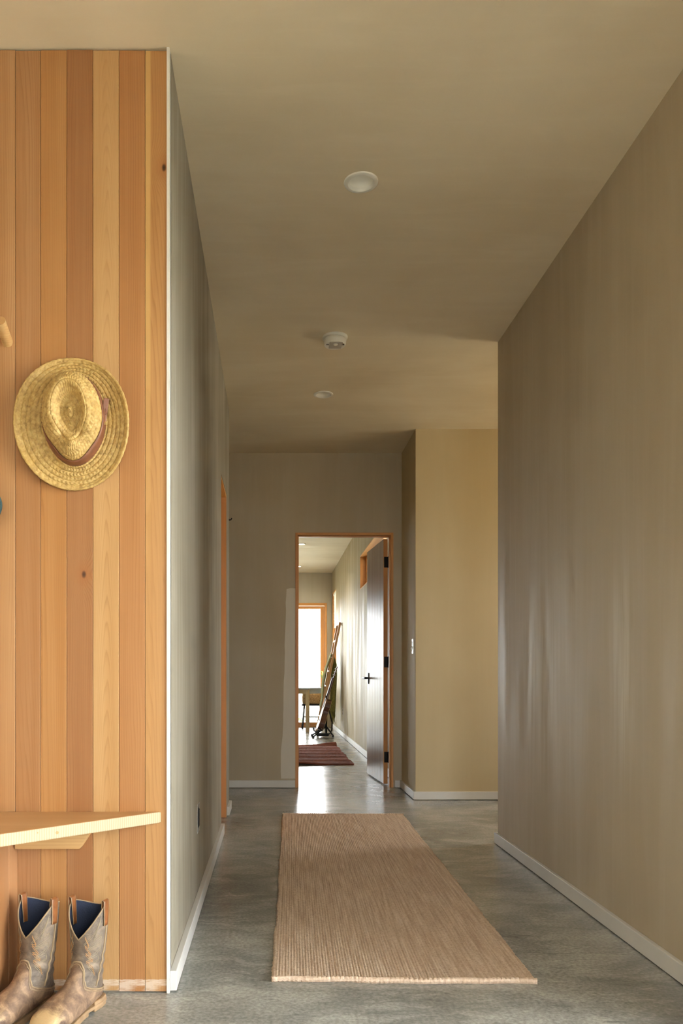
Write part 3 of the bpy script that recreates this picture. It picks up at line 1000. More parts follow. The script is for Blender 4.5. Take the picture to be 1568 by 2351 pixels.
# rim cord
q = MB()
pts = []
for i in range(180):
    x, h, z = hat_pt(2 * PI * i / 180, 'brim', 1.0)
    pts.append((x, -h - .001, z))
q.tube(pts, [.0042 + .0008 * math.sin(i * 2.1) for i in range(180)], 8, closed=True)
q.build('brim_cord', 'straw', hat, True, world=False)
# leather band
q = MB()
def bandP(i, j):
    th = 2 * PI * i / 160
    x, h, z = hat_pt(th, 'wall', .0 + .34 * j / 4)
    k = .0075 - .003 * j / 4
    return (x + k * math.cos(th), -h - .002, z + k * math.sin(th))
q.grid(bandP, 160, 5, wrap=True)
band = q.build('band', 'leather_band', hat, True, world=False, thick=.002)
q = MB()
th = .30
x, h, z = hat_pt(th, 'wall', .12)
q.bar((x + .004, -h - .004, z - .05), (x + .016, -h - .008, z + .022), .016, .004, up=(.4, -.9, 0))
q.build('band_tail', 'leather_band', band, world=False, bevel=.003)
x, h, z = hat_pt(-.10, 'wall', .12)
q = MB().tube([(x + .004, -h - .002, z), (x + .007, -h - .009, z)], .005, 14)
q.build('rivet', 'brass', band, True, world=False)
for k_ in range(3):
    x, h, z = hat_pt(.12 + .07 * k_, 'wall', .12)
    q = MB().bar((x + .001, -h - .006, z - .004), (x + .013, -h - .006, z + .004), .007, .004, up=(.4, -.9, 0)).build('band_loop', 'leather_band', band, world=False, bevel=.001)

# ================================================================== CAP (only its brim edge is in view)
M['cap_cloth'] = plain('teal_cotton', L(44, 66, 66), .85, var=.15, nscale=200, bump=.2)
M['thread'] = plain('pale_thread', L(196, 184, 150), .7)
capx, capz = -.905, 1.412
cap = thing('cap', 'dark teal cap with stitched brim at the left edge', 'cap', (capx, PANEL_Y - .004, capz))
q = MB()
def capP(i, j):
    a = 2 * PI * i / 40; b = PI / 2 * j / 12
    return (.078 * math.cos(a) * math.cos(b), -.004 - .075 * math.sin(b), .082 * math.sin(a) * math.cos(b))
q.grid(capP, 40, 13, wrap=True)
q.build('crown', 'cap_cloth', cap, True, world=False)
q = MB()
def brimP(i, j):
    a = -PI / 2 + PI * i / 30; r = .5 + .5 * j / 8
    x, z = .128 * math.cos(a) * r, .082 * math.sin(a) * r
    return (x, -.016 - .012 * math.cos(a * .9) * r, z)
q.grid(brimP, 31, 9)
br = q.build('brim', 'cap_cloth', cap, True, world=False, thick=.005)
for rr in (.93, .86, .79):
    q = MB()
    for i in range(2, 60):
        a0 = -PI / 2 + PI * i / 62; a1 = a0 + PI / 62 * .6
        p = []
        for a in (a0, a1):
            p.append((.128 * math.cos(a) * rr, -.019 - .012 * math.cos(a * .9) * rr, .082 * math.sin(a) * rr))
        q.tube(p, .0006, 5)
    q.build('stitching', 'thread', br, world=False)

# ================================================================== BOOTS
def leather(name, base, worn, dark, toe):
    x = N(name)
    v = x.coord()
    g = x.noise(v, 22, 6, .62, .6)
    s = x.noise(x.coord(loc=(3, 1, 0)), 70, 5, .65, .8)
    c = x.ramp(g, [(.32, dark), (.5, base), (.70, worn)])
    c = x.mix(x.math('MULTIPLY', x.ramp(s, [(.55, 0.0), (.75, 1.0)]), .5), c, worn)
    if toe:      # scuffed pale toe tip
        sp = x.n('ShaderNodeSeparateXYZ'); x.link(v, sp.inputs[0])
        mk = x.ramp(x.math('ADD', sp.outputs[0], x.math('MULTIPLY', x.math('SUBTRACT', g, .5), .12)), [(.178, 0.0), (.215, 1.0)])
        c = x.mix(x.math('MULTIPLY', mk, .85), c, L(206, 178, 132))
    wr = x.noise(x.coord(scale=(1, 1, 2.6)), 34, 4, .6, 1.5)
    b = x.bump(s, .35, .002)
    b = x.bump(wr, .35, .006, b)
    return x.fin(c, .62, b)


M['shaft_leather'] = leather('grey_brown_leather', L(108, 95, 82), L(146, 128, 108), L(76, 66, 57), False)
M['vamp_leather'] = leather('worn_brown_leather', L(126, 101, 80), L(172, 142, 112), L(92, 71, 58), True)
M['boot_edge'] = plain('tan_piping', L(152, 130, 100), .6, var=.15)
M['strap_leather'] = plain('pull_strap_leather', L(128, 78, 40), .45, var=.2, nscale=50, bump=.15)
M['navy'] = plain('navy_lining', L(34, 42, 62), .95, var=.15, nscale=300, bump=.3)
M['sole'] = plain('worn_sole', L(150, 122, 90), .75, var=.25, nscale=30, bump=.3)
M['stitch_o'] = plain('orange_stitch', L(176, 132, 84), .6)
M['stitch_t'] = plain('tan_stitch', L(150, 136, 112), .6)

KEY = [  # v, T(x,z), B(x,z), half width
    (0.00, (.060, .318), (-.064, .318), .060), (0.15, (.053, .262), (-.061, .262), .057), (0.30, (.050, .208), (-.056, .198), .052),
    (0.42, (.053, .160), (-.050, .140), .046), (0.52, (.066, .128), (-.051, .088), .041), (0.60, (.088, .110), (-.057, .045), .037),
    (0.66, (.106, .100), (-.052, .026), .035), (0.72, (.124, .093), (.000, .020), .037), (0.80, (.152, .082), (.070, .017), .043),
    (0.88, (.184, .070), (.140, .015), .048), (0.94, (.210, .059), (.190, .015), .046), (0.975, (.227, .046), (.216, .016), .038), (1.0, (.234, .030), (.232, .020), .022)]
KV = np.array([k[0] for k in KEY])
KD = np.array([[k[1][0], k[1][1], k[2][0], k[2][1], k[3]] for k in KEY])
# smooth interpolation tables
fineV = np.linspace(0, 1, 401)
fineD = np.stack([np.interp(fineV, KV, KD[:, c]) for c in range(5)], 1)
ker = np.hanning(31); ker /= ker.sum()
pad = np.concatenate([np.repeat(fineD[:1], 15, 0) + (np.arange(-15, 0)[:, None]) * (fineD[1] - fineD[0]), fineD, np.repeat(fineD[-1:], 15, 0)], 0)
smD = np.stack([np.convolve(pad[:, c], ker, 'valid') for c in range(5)], 1)
blend = np.clip((fineV - .93) / .05, 0, 1)[:, None]
smD = smD * (1 - blend) + fineD * blend


def boot_pt(u, v, off=0.0):
    d = [np.interp(v, fineV, smD[:, c]) for c in range(5)]
    tx, tz, bx, bz, w = d
    e = 2.0 + 1.0 * min(1, max(0, (v - .55) / .3))
    cu, su = math.cos(u), math.sin(u)
    a = math.copysign(abs(cu) ** (2 / e), cu); b = math.copysign(abs(su) ** (2 / e), su)
    hx, hz = (tx - bx) / 2, (tz - bz) / 2
    hl = math.hypot(hx, hz)
    k = 1 + off / max(hl, .01)
    x = (tx + bx) / 2 + a * hx * k
    z = (tz + bz) / 2 + a * hz * k
    y = b * (w + off)
    # creases round the ankle
    cr = .0022 * math.sin(v * 95 + 1.5 * math.sin(u * 2)) * math.exp(-((v - .45) / .10) ** 2)
    return Vector((x + cr * cu, y + cr * su, max(z, .0115)))


def rim_v(u):
    a = abs(((u + PI) % (2 * PI)) - PI)
    if a < PI / 2:
        t = 1 - a / (PI / 2)
        return .005 + .262 * (t ** 1.0 * .75 + .25 * t * t * (3 - 2 * t))
    t = (a - PI / 2) / (PI / 2)
    return .005 + .055 * math.sin(t * PI / 2) ** 1.6


def vamp_v(u):
    a = abs(((u + PI) % (2 * PI)) - PI)
    return float(np.interp(a, [0, .25, .5, .75, 1.05, 1.35, 1.8, 2.4, PI], [.425, .432, .475, .565, .625, .632, .618, .59, .57]))


def make_boot(side, label, loc, rotz, sc_):
    t = thing('cowboy_boot', label, 'boot', loc, (0, 0, rotz), 'worn cowboy boots under the bench')
    t.scale = (sc_, sc_, sc_)
    NU = 72
    U = lambda i: 2 * PI * i / NU
    def part(name, f0, f1, nv, off, mat, thick=0.0):
        q = MB()
        q.grid(lambda i, j: boot_pt(U(i), f0(U(i)) + (f1(U(i)) - f0(U(i))) * j / (nv - 1), off), NU, nv, wrap=True)
        return q.build(name, mat, t, True, world=False, thick=thick, fix=False, sharp=70)
    sh = part('shaft', rim_v, lambda u: vamp_v(u) + .03, 44, 0, 'shaft_leather')
    part('lining', lambda u: rim_v(u) + .002, lambda u: .50, 20, -.0028, 'navy')
    vp = part('vamp', vamp_v, lambda u: 1.0, 46, .0022, 'vamp_leather')
    # toe closing disc
    q = MB(); q.v = [tuple(boot_pt(U(i), 1.0, .0022)) for i in range(NU)]; q.face(*range(NU))
    q.build('toe_tip', 'vamp_leather', vp, True, world=False)
    def loop(f, off, r, name, mat, par, n=90):
        MB().tube([tuple(boot_pt(2 * PI * i / n, f(2 * PI * i / n), off)) for i in range(n)], r, 6, closed=True).build(name, mat, par, True, world=False)
    loop(rim_v, -.001, .0022, 'rim_piping', 'boot_edge', sh)
    loop(vamp_v, .002, .0024, 'vamp_piping', 'boot_edge', vp)
    loop(lambda u: vamp_v(u) + .022, .0028, .0013, 'vamp_stitching', 'boot_edge', vp)
    for s in (-1, 1):
        # side seam
        MB().tube([tuple(boot_pt(s * (1.62 + .05 * math.sin(v * 9)), v, .001)) for v in np.linspace(.13, .60, 26)], .0026, 6).build('side_seam', 'boot_edge', sh, True, world=False)
        # pull strap: loop over the rim
        def ribbon(off0, off1):
            pth = []
            for v in np.linspace(.17, .02, 6):
                pth.append((v, .0035))
            pth += [(-.025, .003), (-.035, -.001), (-.025, -.005)]
            for v in np.linspace(.02, .19, 7):
                pth.append((v, -.0065))
            return pth
        pth = ribbon(0, 0)
        q = MB()
        hw = .20
        def RP(i, j):
            v, off = pth[j]
            vv = max(v, 0.0)
            p = boot_pt(s * (PI / 2 + hw * (i / 4 - .5) * 2 * (1 - .25 * abs(j - 7) / 9)), vv, off)
            if v < 0:
                p.z += -v * .35
            return p
        q.grid(RP, 5, len(pth))
        ps = q.build('pull_strap', 'strap_leather', t, True, world=False, thick=.0022)
        for e in (0, 4):
            MB().tube([tuple(RP(e, j)) for j in range(len(pth))], .0013, 5).build('strap_edge', 'boot_edge', ps, True, world=False)
        # fancy stitching on the shaft: nested zigzag flames
        zig = [(.34, .30), (.95, .20), (1.25, .10), (.85, .26), (1.30, .23), (1.34, .26), (.55, .33), (1.28, .30), (1.36, .33), (.60, .40), (1.22, .37), (1.30, .40), (.75, .455), (1.15, .50)]
        zag = [(.40, .24), (.62, .31), (.40, .31), (.80, .37), (.45, .365), (.95, .41), (.55, .42), (1.0, .46), (1.3, .52)]
        for lines, mat, dv in ((zig, 'stitch_t', 0), (zig, 'stitch_t', .013), (zag, 'stitch_o', 0), (zag, 'stitch_o', .012)):
            pts = []
            for a, b in zip(lines[:-1], lines[1:]):
                for k_ in range(8):
                    f = k_ / 8
                    pts.append(tuple(boot_pt(s * (a[0] + (b[0] - a[0]) * f), a[1] + (b[1] - a[1]) * f + dv, .0006)))
            MB().tube(pts, .0007, 5).build('stitching', mat, sh, True, world=False)
    # sole, welt and heel from the foot outline
    def outline(grow):
        xs = np.linspace(-.058, .234, 40)
        hw_ = np.interp(xs, [-.06, -.05, -.02, .02, .06, .10, .15, .19, .215, .228, .236], [.014, .028, .034, .032, .031, .038, .046, .046, .040, .030, .014]) + grow
        r = [(x, -h) for x, h in zip(xs, hw_)] + [(x, h) for x, h in zip(xs[::-1], hw_[::-1])]
        return r
    MB().prism(outline(.0045), .010, .020).build('welt', 'sole', t, world=False, bevel=.002)
    o2 = [p for p in outline(.003) if p[0] > .045]
    MB().prism(o2, .0, .010).build('outsole', 'sole', t, world=False, bevel=.002)
    hl = [p for p in outline(.003) if p[0] < .024]
    hl = sorted(hl, key=lambda p: math.atan2(p[1], p[0] + .015))
    MB().prism(hl, .0, .030).build('heel', 'sole', t, world=False, bevel=.003)
    return t


# local +x is the toe; heading towards the viewer and to the left
hd = math.radians(270 - 21)
make_boot(1, 'worn brown cowboy boot nearer the white corner, whole heel showing', (-.512, 2.212, 0), hd, .93)
make_boot(-1, 'worn brown cowboy boot at the left edge behind the other one', (-.652, 2.212, 0), math.radians(270 - 25), .95)

# ================================================================== JUTE RUNNER
def jute():
    x = N('jute_weave')
    v = x.coord()
    lane = x.noise(x.coord(scale=(109, 4.0, 1)), 1.0, 2, .5)
    lane2 = x.noise(x.coord(scale=(40, 1.6, 1), loc=(4, 0, 0)), 1.0, 3, .6)
    fib = x.noise(x.coord(scale=(1, 1.2, 1)), 78, 4, .7)
    c = x.ramp(lane, [(.32, L(196, 168, 144)), (.50, L(214, 190, 166)), (.68, L(228, 208, 188))])
    c = x.mix(x.math('MULTIPLY', x.ramp(lane2, [(.58, 0.0), (.76, 1.0)]), .45), c, L(178, 140, 116))
    c = x.mix(x.math('MULTIPLY', x.ramp(fib, [(.36, 1.0), (.52, 0.0)]), .45), c, L(172, 142, 118))
    c = x.mix(x.math('MULTIPLY', x.ramp(fib, [(.56, 0.0), (.70, 1.0)]), .5), c, L(236, 220, 202))
    return x.fin(c, .9, x.bump(fib, .7, .004))


M['jute'] = jute()


def heightfield(name, mat, parent, nx, ny, sx_, sy_, hfun, thick):
    """woven carpet body: top surface from arrays plus a skirt to the floor"""
    xs = np.linspace(0, sx_, nx); ys = np.linspace(0, sy_, ny)
    X, Y = np.meshgrid(xs, ys)
    X2, Y2, Z = hfun(X, Y)
    v = np.stack([X2, Y2, Z], -1).reshape(-1, 3)
    idx = np.arange(nx * ny).reshape(ny, nx)
    quads = np.stack([idx[:-1, :-1], idx[:-1, 1:], idx[1:, 1:], idx[1:, :-1]], -1).reshape(-1, 4)
    ring = np.concatenate([idx[0, :], idx[1:, -1], idx[-1, ::-1][1:], idx[::-1, 0][1:-1]])
    low = v[ring].copy(); low[:, 2] = np.maximum(v[ring][:, 2] - thick, .0005)
    nb_ = len(ring); b0 = len(v)
    v = np.concatenate([v, low])
    k = np.arange(nb_); k2 = (k + 1) % nb_
    skirt = np.stack([ring[k], b0 + k, b0 + k2, ring[k2]], -1)
    f = np.concatenate([quads, skirt])
    me = bpy.data.meshes.new(name)
    me.vertices.add(len(v)); me.vertices.foreach_set('co', v.astype(np.float32).ravel())
    me.loops.add(f.size); me.loops.foreach_set('vertex_index', f.astype(np.int32).ravel())
    me.polygons.add(len(f)); me.polygons.foreach_set('loop_start', np.arange(0, f.size, 4, dtype=np.int32))
    me.polygons.foreach_set('use_smooth', np.ones(len(f), dtype=bool))
    me.update(calc_edges=True); me.validate()
    me.materials.append(M[mat])
    o = bpy.data.objects.new(name, me); C.objects.link(o); o.parent = parent
    return o


rug = thing('jute_runner', 'long tan jute runner rug on the concrete floor', 'rug', (-.0013, 2.401, 0), (0, 0, -math.radians(1.35)))
RW, RL = .792, 2.845


def rug_h(X, Y):
    lane = .0092
    ph = X / lane
    row = np.floor(ph)
    t = ph - row
    knot = Y / .0125 + (row % 2) * .5 + .35 * np.sin(row * 12.9)
    h = .0095 + .0042 * np.abs(np.sin(np.pi * t)) ** .7 * (.55 + .45 * np.abs(np.sin(np.pi * knot)))
    h += .0012 * np.sin(X * 7 + Y * 1.1) * np.sin(Y * 1.9)
    jit = rng.normal(0, .00045, X.shape)
    wob = .0016 * np.sin(Y * 5.3) + .0014 * np.sin(Y * 17 + 1)
    edge = np.interp(X, [0, .02, RW - .02, RW], [1, 0, 0, 1])
    rag = rng.normal(0, .0016, X.shape) * (np.abs(X - RW / 2) > RW / 2 - .004)
    yw = .004 * np.sin(X * 11) + .002 * np.sin(X * 37)
    X2 = X + wob * edge * np.sign(X - RW / 2) + rag
    Y2 = Y + yw * np.interp(Y, [0, .05, RL - .05, RL], [1, 0, 0, 1])
    fall = np.clip(np.minimum(np.minimum(X, RW - X) / .006, np.minimum(Y, RL - Y) / .008), 0, 1)
    return X2, Y2, (h + jit) * (.55 + .45 * np.sqrt(fall))


heightfield('woven_field', 'jute', rug, 300, 760, RW, RL, rug_h, .02)
for yy in (.004, RL - .004):
    q = MB()
    n = 190
    pts = [(RW * i / n, yy + .004 * math.sin(RW * i / n * 11) + .002 * math.sin(RW * i / n * 37), .0085 + .0012 * math.sin(i * 1.9)) for i in range(n + 1)]
    q.tube(pts, [.0078 + .0016 * abs(math.sin(i * .9)) for i in range(n + 1)], 8)
    q.build('bound_end', 'jute', rug, True, world=False)

# ================================================================== BACK ROOM
def red_weave():
    x = N('red_brown_weave')
    lane = x.noise(x.coord(scale=(3, 90, 1)), 1.0, 4, .6)
    fib = x.noise(x.coord(), 90, 3)
    c = x.ramp(lane, [(.3, L(92, 44, 32)), (.55, L(128, 66, 48)), (.75, L(150, 88, 66))])
    return x.fin(c, .95, x.bump(fib, .5, .004))


M['red'] = red_weave()
rr_ = thing('red_rug', 'reddish brown flatweave rug on the back room floor', 'rug', (-.75, 8.18, 0))


def red_h(X, Y):
    lane = Y / .011
    h = .008 + .0025 * np.abs(np.sin(np.pi * lane)) + rng.normal(0, .0006, X.shape)
    near = np.exp(-(Y / .10) ** 2)
    h = h + .022 * near * np.clip(.5 + .6 * np.sin(X * 6 + 2.2), 0, 1)
    cor = np.exp(-(((X - 1.585) / .22) ** 2 + ((Y - 2.27) / .10) ** 2))
    h = h + .040 * cor
    X2 = X + (.006 * np.sin(Y * 8) + .004 * np.sin(Y * 21)) * (X > 1.5)
    return X2, Y, h


heightfield('woven_field', 'red', rr_, 130, 420, 1.585, 2.27, red_h, .012)

# --- leaning ladder
ld = thing('leaning_ladder', 'light wooden blanket ladder leaning on the back room wall', 'ladder', (.69, 12.24, 0))
LB, LT = Vector((.690, 0, .0)), Vector((1.036, 0, 1.735))
ldir = (LT - LB).normalized()
for yy in (12.24, 12.70):
    p0, p1 = LB + Vector((0, yy, .006)), LT + Vector((0, yy, 0))
    MB().bar(p0, p1, .034, .030, up=(0, 1, 0)).build('rail', 'ladder_wood', ld, bevel=.002)
for z in (1.715, 1.455, 1.215, .985, .755, .52, .28):
    c = LB + ldir * (z / ldir.z)
    MB().bar((c.x, 12.257, c.z), (c.x, 12.663, c.z), .032, .022, up=tuple(ldir)).build('rung', 'ladder_wood', ld, bevel=.002)

# --- olive throw over the rung at 1.215
M['olive'] = plain('olive_wool', L(132, 128, 72), .95, var=.3, nscale=60, bump=.5)
M['olive_pale'] = plain('pale_green_stripe', L(176, 180, 140), .95, var=.2, nscale=60, bump=.5)
cR = LB + ldir * (1.215 / ldir.z)
th_ = thing('throw_blanket', 'olive green fringed throw hanging over the ladder', 'blanket', (cR.x, 12.46, 1.24))
TY0, TY1 = 12.268, 12.652


def back_side(i, j):
    f = j / 30; y = TY0 + (TY1 - TY0) * i / 40
    z = 1.238 - f * (1.238 - .30 - .05 * math.sin(i * .35))
    x = cR.x + .004 + .040 * min(1, f * 6) + (.022 * math.sin(i * .62) + .012 * math.sin(i * 1.7 + 1)) * min(1, f * 3) - .040 * f
    return (x, y, z)


def front_side(i, j):
    f = j / 24; y = TY0 + .02 + (TY1 - TY0 - .04) * i / 30
    z = 1.238 - f * .80
    lx_ = LB.x + ldir.x / ldir.z * z
    x = lx_ - .034 - .030 * math.sin(PI * min(1, f * 1.2)) * (1 + .35 * math.sin(i * .9)) - .004 * math.sin(i * 2.1)
    return (x, y, z)


def over(i, j):
    y = TY0 + .01 + (TY1 - TY0 - .02) * i / 30; a = PI * j / 10
    return (cR.x - .005 - .03 * math.cos(a), y, 1.236 + .016 * math.sin(a) + .003 * math.sin(i * .8))


MB().grid(back_side, 41, 31).build('back_fall', 'olive', th_, True, thick=.014)
MB().grid(front_side, 31, 25).build('front_fall', 'olive_pale', th_, True, thick=.008)
MB().grid(over, 31, 11).build('fold', 'olive_pale', th_, True, thick=.008)
q = MB()
for i in range(0, 41, 2):
    x, y, z = back_side(i, 30)
    q.tube([(x, y, z + .01), (x + random.uniform(-.008, .008), y, z - .05), (x + random.uniform(-.012, .012), y + random.uniform(-.006, .006), z - .10)], [.004, .0035, .002], 5)
fo = q.build('fringe', 'olive', th_, True); fo['kind'] = 'stuff'

# --- guitar on a stand
M['spruce'] = wood('spruce_top', L(226, 196, 150), .3, 'Z', 200, .25, use_obj=False)
M['mahogany'] = wood('dark_guitar_side', L(86, 46, 32), .25, 'Z', 120, .4, coat=.5, use_obj=False)
M['ebony'] = plain('dark_fretboard', L(40, 30, 26), .4)
M['ivory'] = plain('pale_binding', L(226, 212, 184), .4)
g = thing('acoustic_guitar', 'acoustic guitar seen edge-on standing in front of the ladder', 'guitar', (.655, 11.90, .115), (0, math.radians(17.5), 0))


def gbody(grow=0.0):
    out = []
    for i in range(56):
        t = i / 55
        z = t * .485
        wv = np.interp(t, [0, .03, .10, .24, .38, .52, .62, .76, .88, .96, 1.0], [.0, .085, .150, .183, .165, .122, .116, .136, .128, .085, .035])
        out.append((wv + grow, z))
    return [(w, z) for w, z in out] + [(-w, z) for w, z in out[::-1]]


DPT = .082
MB().prism(gbody(), .002, DPT, 'x').build('body', 'mahogany', g, True, world=False, sharp=50)
sbd = MB().prism(gbody(.002), -.003, .002, 'x').build('soundboard', 'spruce', g, world=False)
MB().prism(gbody(.001), DPT, DPT + .003, 'x').build('back_plate', 'spruce', g, world=False)
MB().lathe([(.0, 0), (.048, 0), (.053, .001), (.0, .001)], (0, 0, 0), 32).build('sound_hole', 'ebony', sbd, world=False).matrix_local = Matrix.Translation((-.0045, 0, .30)) @ Matrix.Rotation(PI / 2, 4, 'Y')
MB().box(-.013, -.003, -.075, .075, .135, .16).build('bridge', 'ebony', sbd, world=False, bevel=.003)
MB().box(.0, .024, -.028, .028, .47, .80).build('neck', 'mahogany', g, world=False, bevel=.006)
MB().prism([(-.028, .33), (.028, .33), (.026, .81), (-.026, .81)], -.010, .0, 'x').build('fretboard', 'ebony', g, world=False)
hs = MB()
hs.v = []
hs.prism([(-.026, .80), (.026, .80), (.037, .84), (.035, .985), (-.035, .985), (-.037, .84)], .004, .018, 'x')
hso = hs.build('headstock', 'mahogany', g, world=False, bevel=.002)
for s in (-1, 1):
    for k_ in range(3):
        z = .855 + k_ * .045
        MB().tube([(.022, s * .026, z), (.012, s * .026, z), (-.012, s * .026, z)], .005, 8).build('tuning_peg', 'steel', hso, True, world=False)
        MB().box(.012, .022, s * .05 - .01, s * .05 + .01, z - .007, z + .007).build('peg_button', 'ivory', hso, world=False, bevel=.002)
for k_ in range(6):
    yy = -.02 + k_ * .008
    MB().tube([(-.016, yy, .147), (-.013, yy * .85, .81)], .0008, 4).build('string', 'steel', g, world=False)

gs = thing('guitar_stand', 'black tubular guitar stand holding the guitar', 'stand', (.74, 11.92, 0))
MB().tube([(.80, 11.92, .02), (.80, 11.92, .46)], .016, 12).build('post', 'black_metal', gs, True)
MB().tube([(.80, 11.92, .40), (.80, 11.92, .50)], .024, 12).build('collar', 'black_plastic', gs, True)
for s in (-1, 1):
    MB().tube([(.80, 11.92, .16), (.60, 11.92 + s * .17, .016)], .012, 8).build('leg', 'black_metal', gs, True)
    MB().tube([(.61, 11.92 + s * .165, .016), (.585, 11.92 + s * .182, .016)], .0165, 10).build('foot', 'black_plastic', gs, True)
    MB().tube([(.80, 11.92, .20), (.74, 11.92 + s * .09, .11), (.645, 11.92 + s * .09, .075), (.615, 11.92 + s * .09, .10), (.61, 11.92 + s * .09, .14)], .011, 8).build('cradle_arm', 'black_plastic', gs, True)
MB().tube([(.80, 11.92, .16), (.905, 11.92, .016)], .012, 8).build('leg', 'black_metal', gs, True)
MB().tube([(.885, 11.92, .018), (.915, 11.92, .018)], .018, 10).build('foot', 'black_plastic', gs, True)
MB().box(.655, .84, 11.89, 11.95, .012, .06).build('base_block', 'black_plastic', gs, bevel=.01)

sp_ = thing('guitar_strap', 'black strap looping down beside the guitar stand', 'strap', (.84, 11.87, .02))
def strapP(i, j):
    t = j / 30
    pth = [(.79, .62), (.815, .50), (.85, .36), (.885, .22), (.88, .10), (.84, .045), (.77, .03)]
    xs = np.interp(t * 6, range(7), [p[0] for p in pth]); zs = np.interp(t * 6, range(7), [p[1] for p in pth])
    return (xs + (i - .5) * .020, 11.865 + (i - .5) * .026, zs)
MB().grid(strapP, 2, 31).build('webbing', 'black_plastic', sp_, True, thick=.004)

# --- table
TA = math.radians(60)
e1 = Vector((math.cos(TA), math.sin(TA), 0)); e2 = Vector((-math.sin(TA), math.cos(TA), 0))
Tc = Vector((.575, 12.92, 0))
tb = thing('dining_table', 'small grey topped table with pale wooden legs by the patio door', 'table', tuple(Tc))
TLn, TWd, TH = 1.15, .72, .715
def tp(a, b, z=0.0):
    p = Tc + e1 * a + e2 * b
    return (p.x, p.y, z)
def tprism(a0, a1, b0, b1, z0, z1):
    q = MB()
    return q.prism([tp(a0, b0)[:2], tp(a1, b0)[:2], tp(a1, b1)[:2], tp(a0, b1)[:2]], z0, z1)
tprism(-.03, TWd + .03, -.03, TLn + .03, TH - .022, TH).build('table_top', 'table_top', tb, bevel=.004)
for a in (0, TWd - .05):
    for b in (0, TLn - .05):
        tprism(a, a + .05, b, b + .05, 0, TH - .022).build('leg', 'table_wood', tb, bevel=.004)
for a in (.012, TWd - .032):
    tprism(a, a + .02, .05, TLn - .05, TH - .095, TH - .022).build('apron', 'table_wood', tb)
for b in (.012, TLn - .032):
    tprism(.05, TWd - .05, b, b + .02, TH - .095, TH - .022).build('apron', 'table_top', tb)

M['twig'] = plain('dark_twig', L(52, 44, 40), .7)
for lab, off, sgn in (('left', (.20, .10), 1), ('right', (.42, .07), -1)):
    p = Vector(tp(*off)) + Vector((0, 0, TH))
    t = thing('twig', f'thin dark branching twig on the table, {lab} one', 'twig', tuple(p), group='twigs on the table')
    main = [(-.075, 0, .004), (-.045, .005, .040), (-.02, .0, .046), (.01, .01, .030), (.045, .0, .006), (.07, .0, .018)]
    MB().tube(main, [.006, .006, .006, .006, .005, .004], 6).build('stem', 'twig', t, True, world=False)
    MB().tube([(-.045, .005, .040), (-.02, .03, .012), (.0, .05, .004)], [.0026, .002, .0015], 6).build('branch', 'twig', t, True, world=False)
    MB().tube([(.01, .01, .030), (.03, -.01, .036), (.055, -.02, .028)], [.0026, .002, .0015], 6).build('branch', 'twig', t, True, world=False)

# --- black stool with woven basket
stl = thing('black_stool', 'black metal stool under the woven basket', 'stool', (.69, 13.88, 0))
MB().box(.50, .88, 13.72, 14.04, .395, .425).build('seat', 'black_metal', stl, bevel=.006)
for a in (-1, 1):
    for b in (-1, 1):
        MB().tube([(.69 + a * .14, 13.88 + b * .11, .40), (.69 + a * .175, 13.88 + b * .135, .0)], [.014, .012], 10).build('leg', 'black_metal', stl, True)
for b in (-1, 1):
    MB().tube([(.69 - .158, 13.88 + b * .123, .20), (.69 + .158, 13.88 + b * .123, .20)], .007, 8).build('stretcher', 'black_metal', stl, True)


def weave_mat():
    x = N('seagrass_weave')
    f = x.noise(x.coord(), 60, 3)
    return x.fin(x.ramp(f, [(.3, L(140, 106, 66)), (.7, L(206, 172, 122))]), .8, x.bump(f, .5, .004))


M['seagrass'] = weave_mat()
bk = thing('woven_basket', 'tan woven basket sitting on the black stool', 'basket', (.69, 13.88, .425))
def bkP(i, j):
    a = 2 * PI * i / 96; z = .005 + .175 * j / 36
    bulge = 1 + .04 * math.sin(PI * j / 36)
    e = 2 / 4.0
    ca, sa = math.cos(a), math.sin(a)
    d = .006 * math.sin(i * PI / 3 + (PI if (j // 3) % 2 else 0)) * abs(math.sin(PI * j / 3))
    return (.69 + (.165 * bulge + d) * math.copysign(abs(ca) ** e, ca), 13.88 + (.125 * bulge + d) * math.copysign(abs(sa) ** e, sa), .425 + z)
MB().grid(bkP, 96, 37, wrap=True).build('wall', 'seagrass', bk, True, thick=.008)
MB().tube([bkP(i, 36) for i in range(96)], .009, 8, closed=True).build('rim', 'seagrass', bk, True)
MB().box(.55, .83, 13.775, 13.985, .427, .437).build('bottom', 'seagrass', bk, bevel=.01)

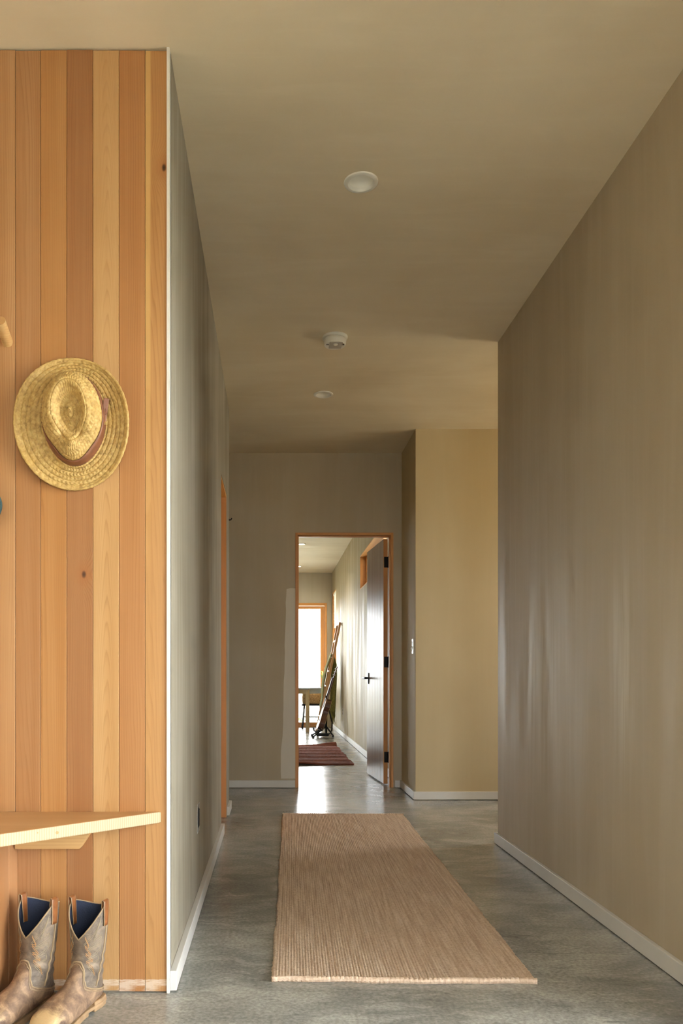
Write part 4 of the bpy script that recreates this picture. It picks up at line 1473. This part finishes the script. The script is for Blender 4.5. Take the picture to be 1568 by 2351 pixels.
# --- potted plant on the table behind the ladder
M['leaf'] = plain('bright_leaf', L(150, 178, 70), .5, var=.25, nscale=30)
M['terracotta'] = plain('pale_pot', L(200, 190, 170), .7)
pp = Vector(tp(.665, .035)) + Vector((0, 0, TH))
pl = thing('potted_plant', 'potted plant with long arching yellow green leaves on the table', 'plant', tuple(pp))
MB().lathe([(.0, .0), (.028, .0), (.038, .10), (.034, .10), (.026, .012), (.0, .012)], (0, 0, 0), 32).build('pot', 'terracotta', pl, True, world=False)
MB().lathe([(.0, .085), (.034, .085)], (0, 0, 0), 24).build('soil', 'twig', pl, True, world=False)
for k_, (an, ln, hh_) in enumerate(((3.25, .20, .16), (3.0, .12, .19), (3.7, .13, .14), (.6, .12, .17), (1.6, .12, .15), (2.2, .11, .20), (4.8, .11, .14))):
    def lf(i, j):
        t = j / 14
        r = .01 + ln * t
        z = .09 + hh_ * math.sin(min(1.0, t * 1.25) * PI * .62) - .02 * t
        wd = .014 * math.sin(PI * min(1, .08 + t * .92)) ** .7 * (i - 1)
        return (r * math.cos(an) - wd * math.sin(an), r * math.sin(an) + wd * math.cos(an), z + .004 * abs(i - 1))
    MB().grid(lf, 3, 15).build('leaf', 'leaf', pl, True, world=False, thick=.0015)

# --- shrub outside the patio door
M['shrub'] = plain('garden_green', L(110, 150, 60), .7, var=.3, nscale=12)
sh_ = thing('garden_shrub', 'low green shrub outside the patio door', 'shrub', (.42, 15.6, -.2))
q = MB()
for i in range(420):
    a, r = random.uniform(0, 2 * PI), random.random() ** .5 * .42
    x, y, z = r * math.cos(a), r * .6 * math.sin(a), random.uniform(.02, .36) * (1 - (r / .55) ** 2) + .02
    s = random.uniform(.02, .04); b = len(q.v)
    d1 = Vector((random.uniform(-1, 1), random.uniform(-1, 1), random.uniform(-.3, 1))).normalized() * s
    d2 = d1.cross(Vector((random.uniform(-1, 1), random.uniform(-1, 1), random.uniform(-1, 1)))).normalized() * s * .45
    c = Vector((x, y, z))
    q.v += [tuple(c - d1), tuple(c + d2), tuple(c + d1), tuple(c - d2)]
    q.face(b, b + 1, b + 2, b + 3)
fo = q.build('foliage', 'shrub', sh_, world=False, fix=False); fo['kind'] = 'stuff'
MB().tube([(0, 0, 0), (.02, 0, .15), (0, .02, .28)], [.014, .01, .004], 8).build('stem', 'twig', sh_, True, world=False)
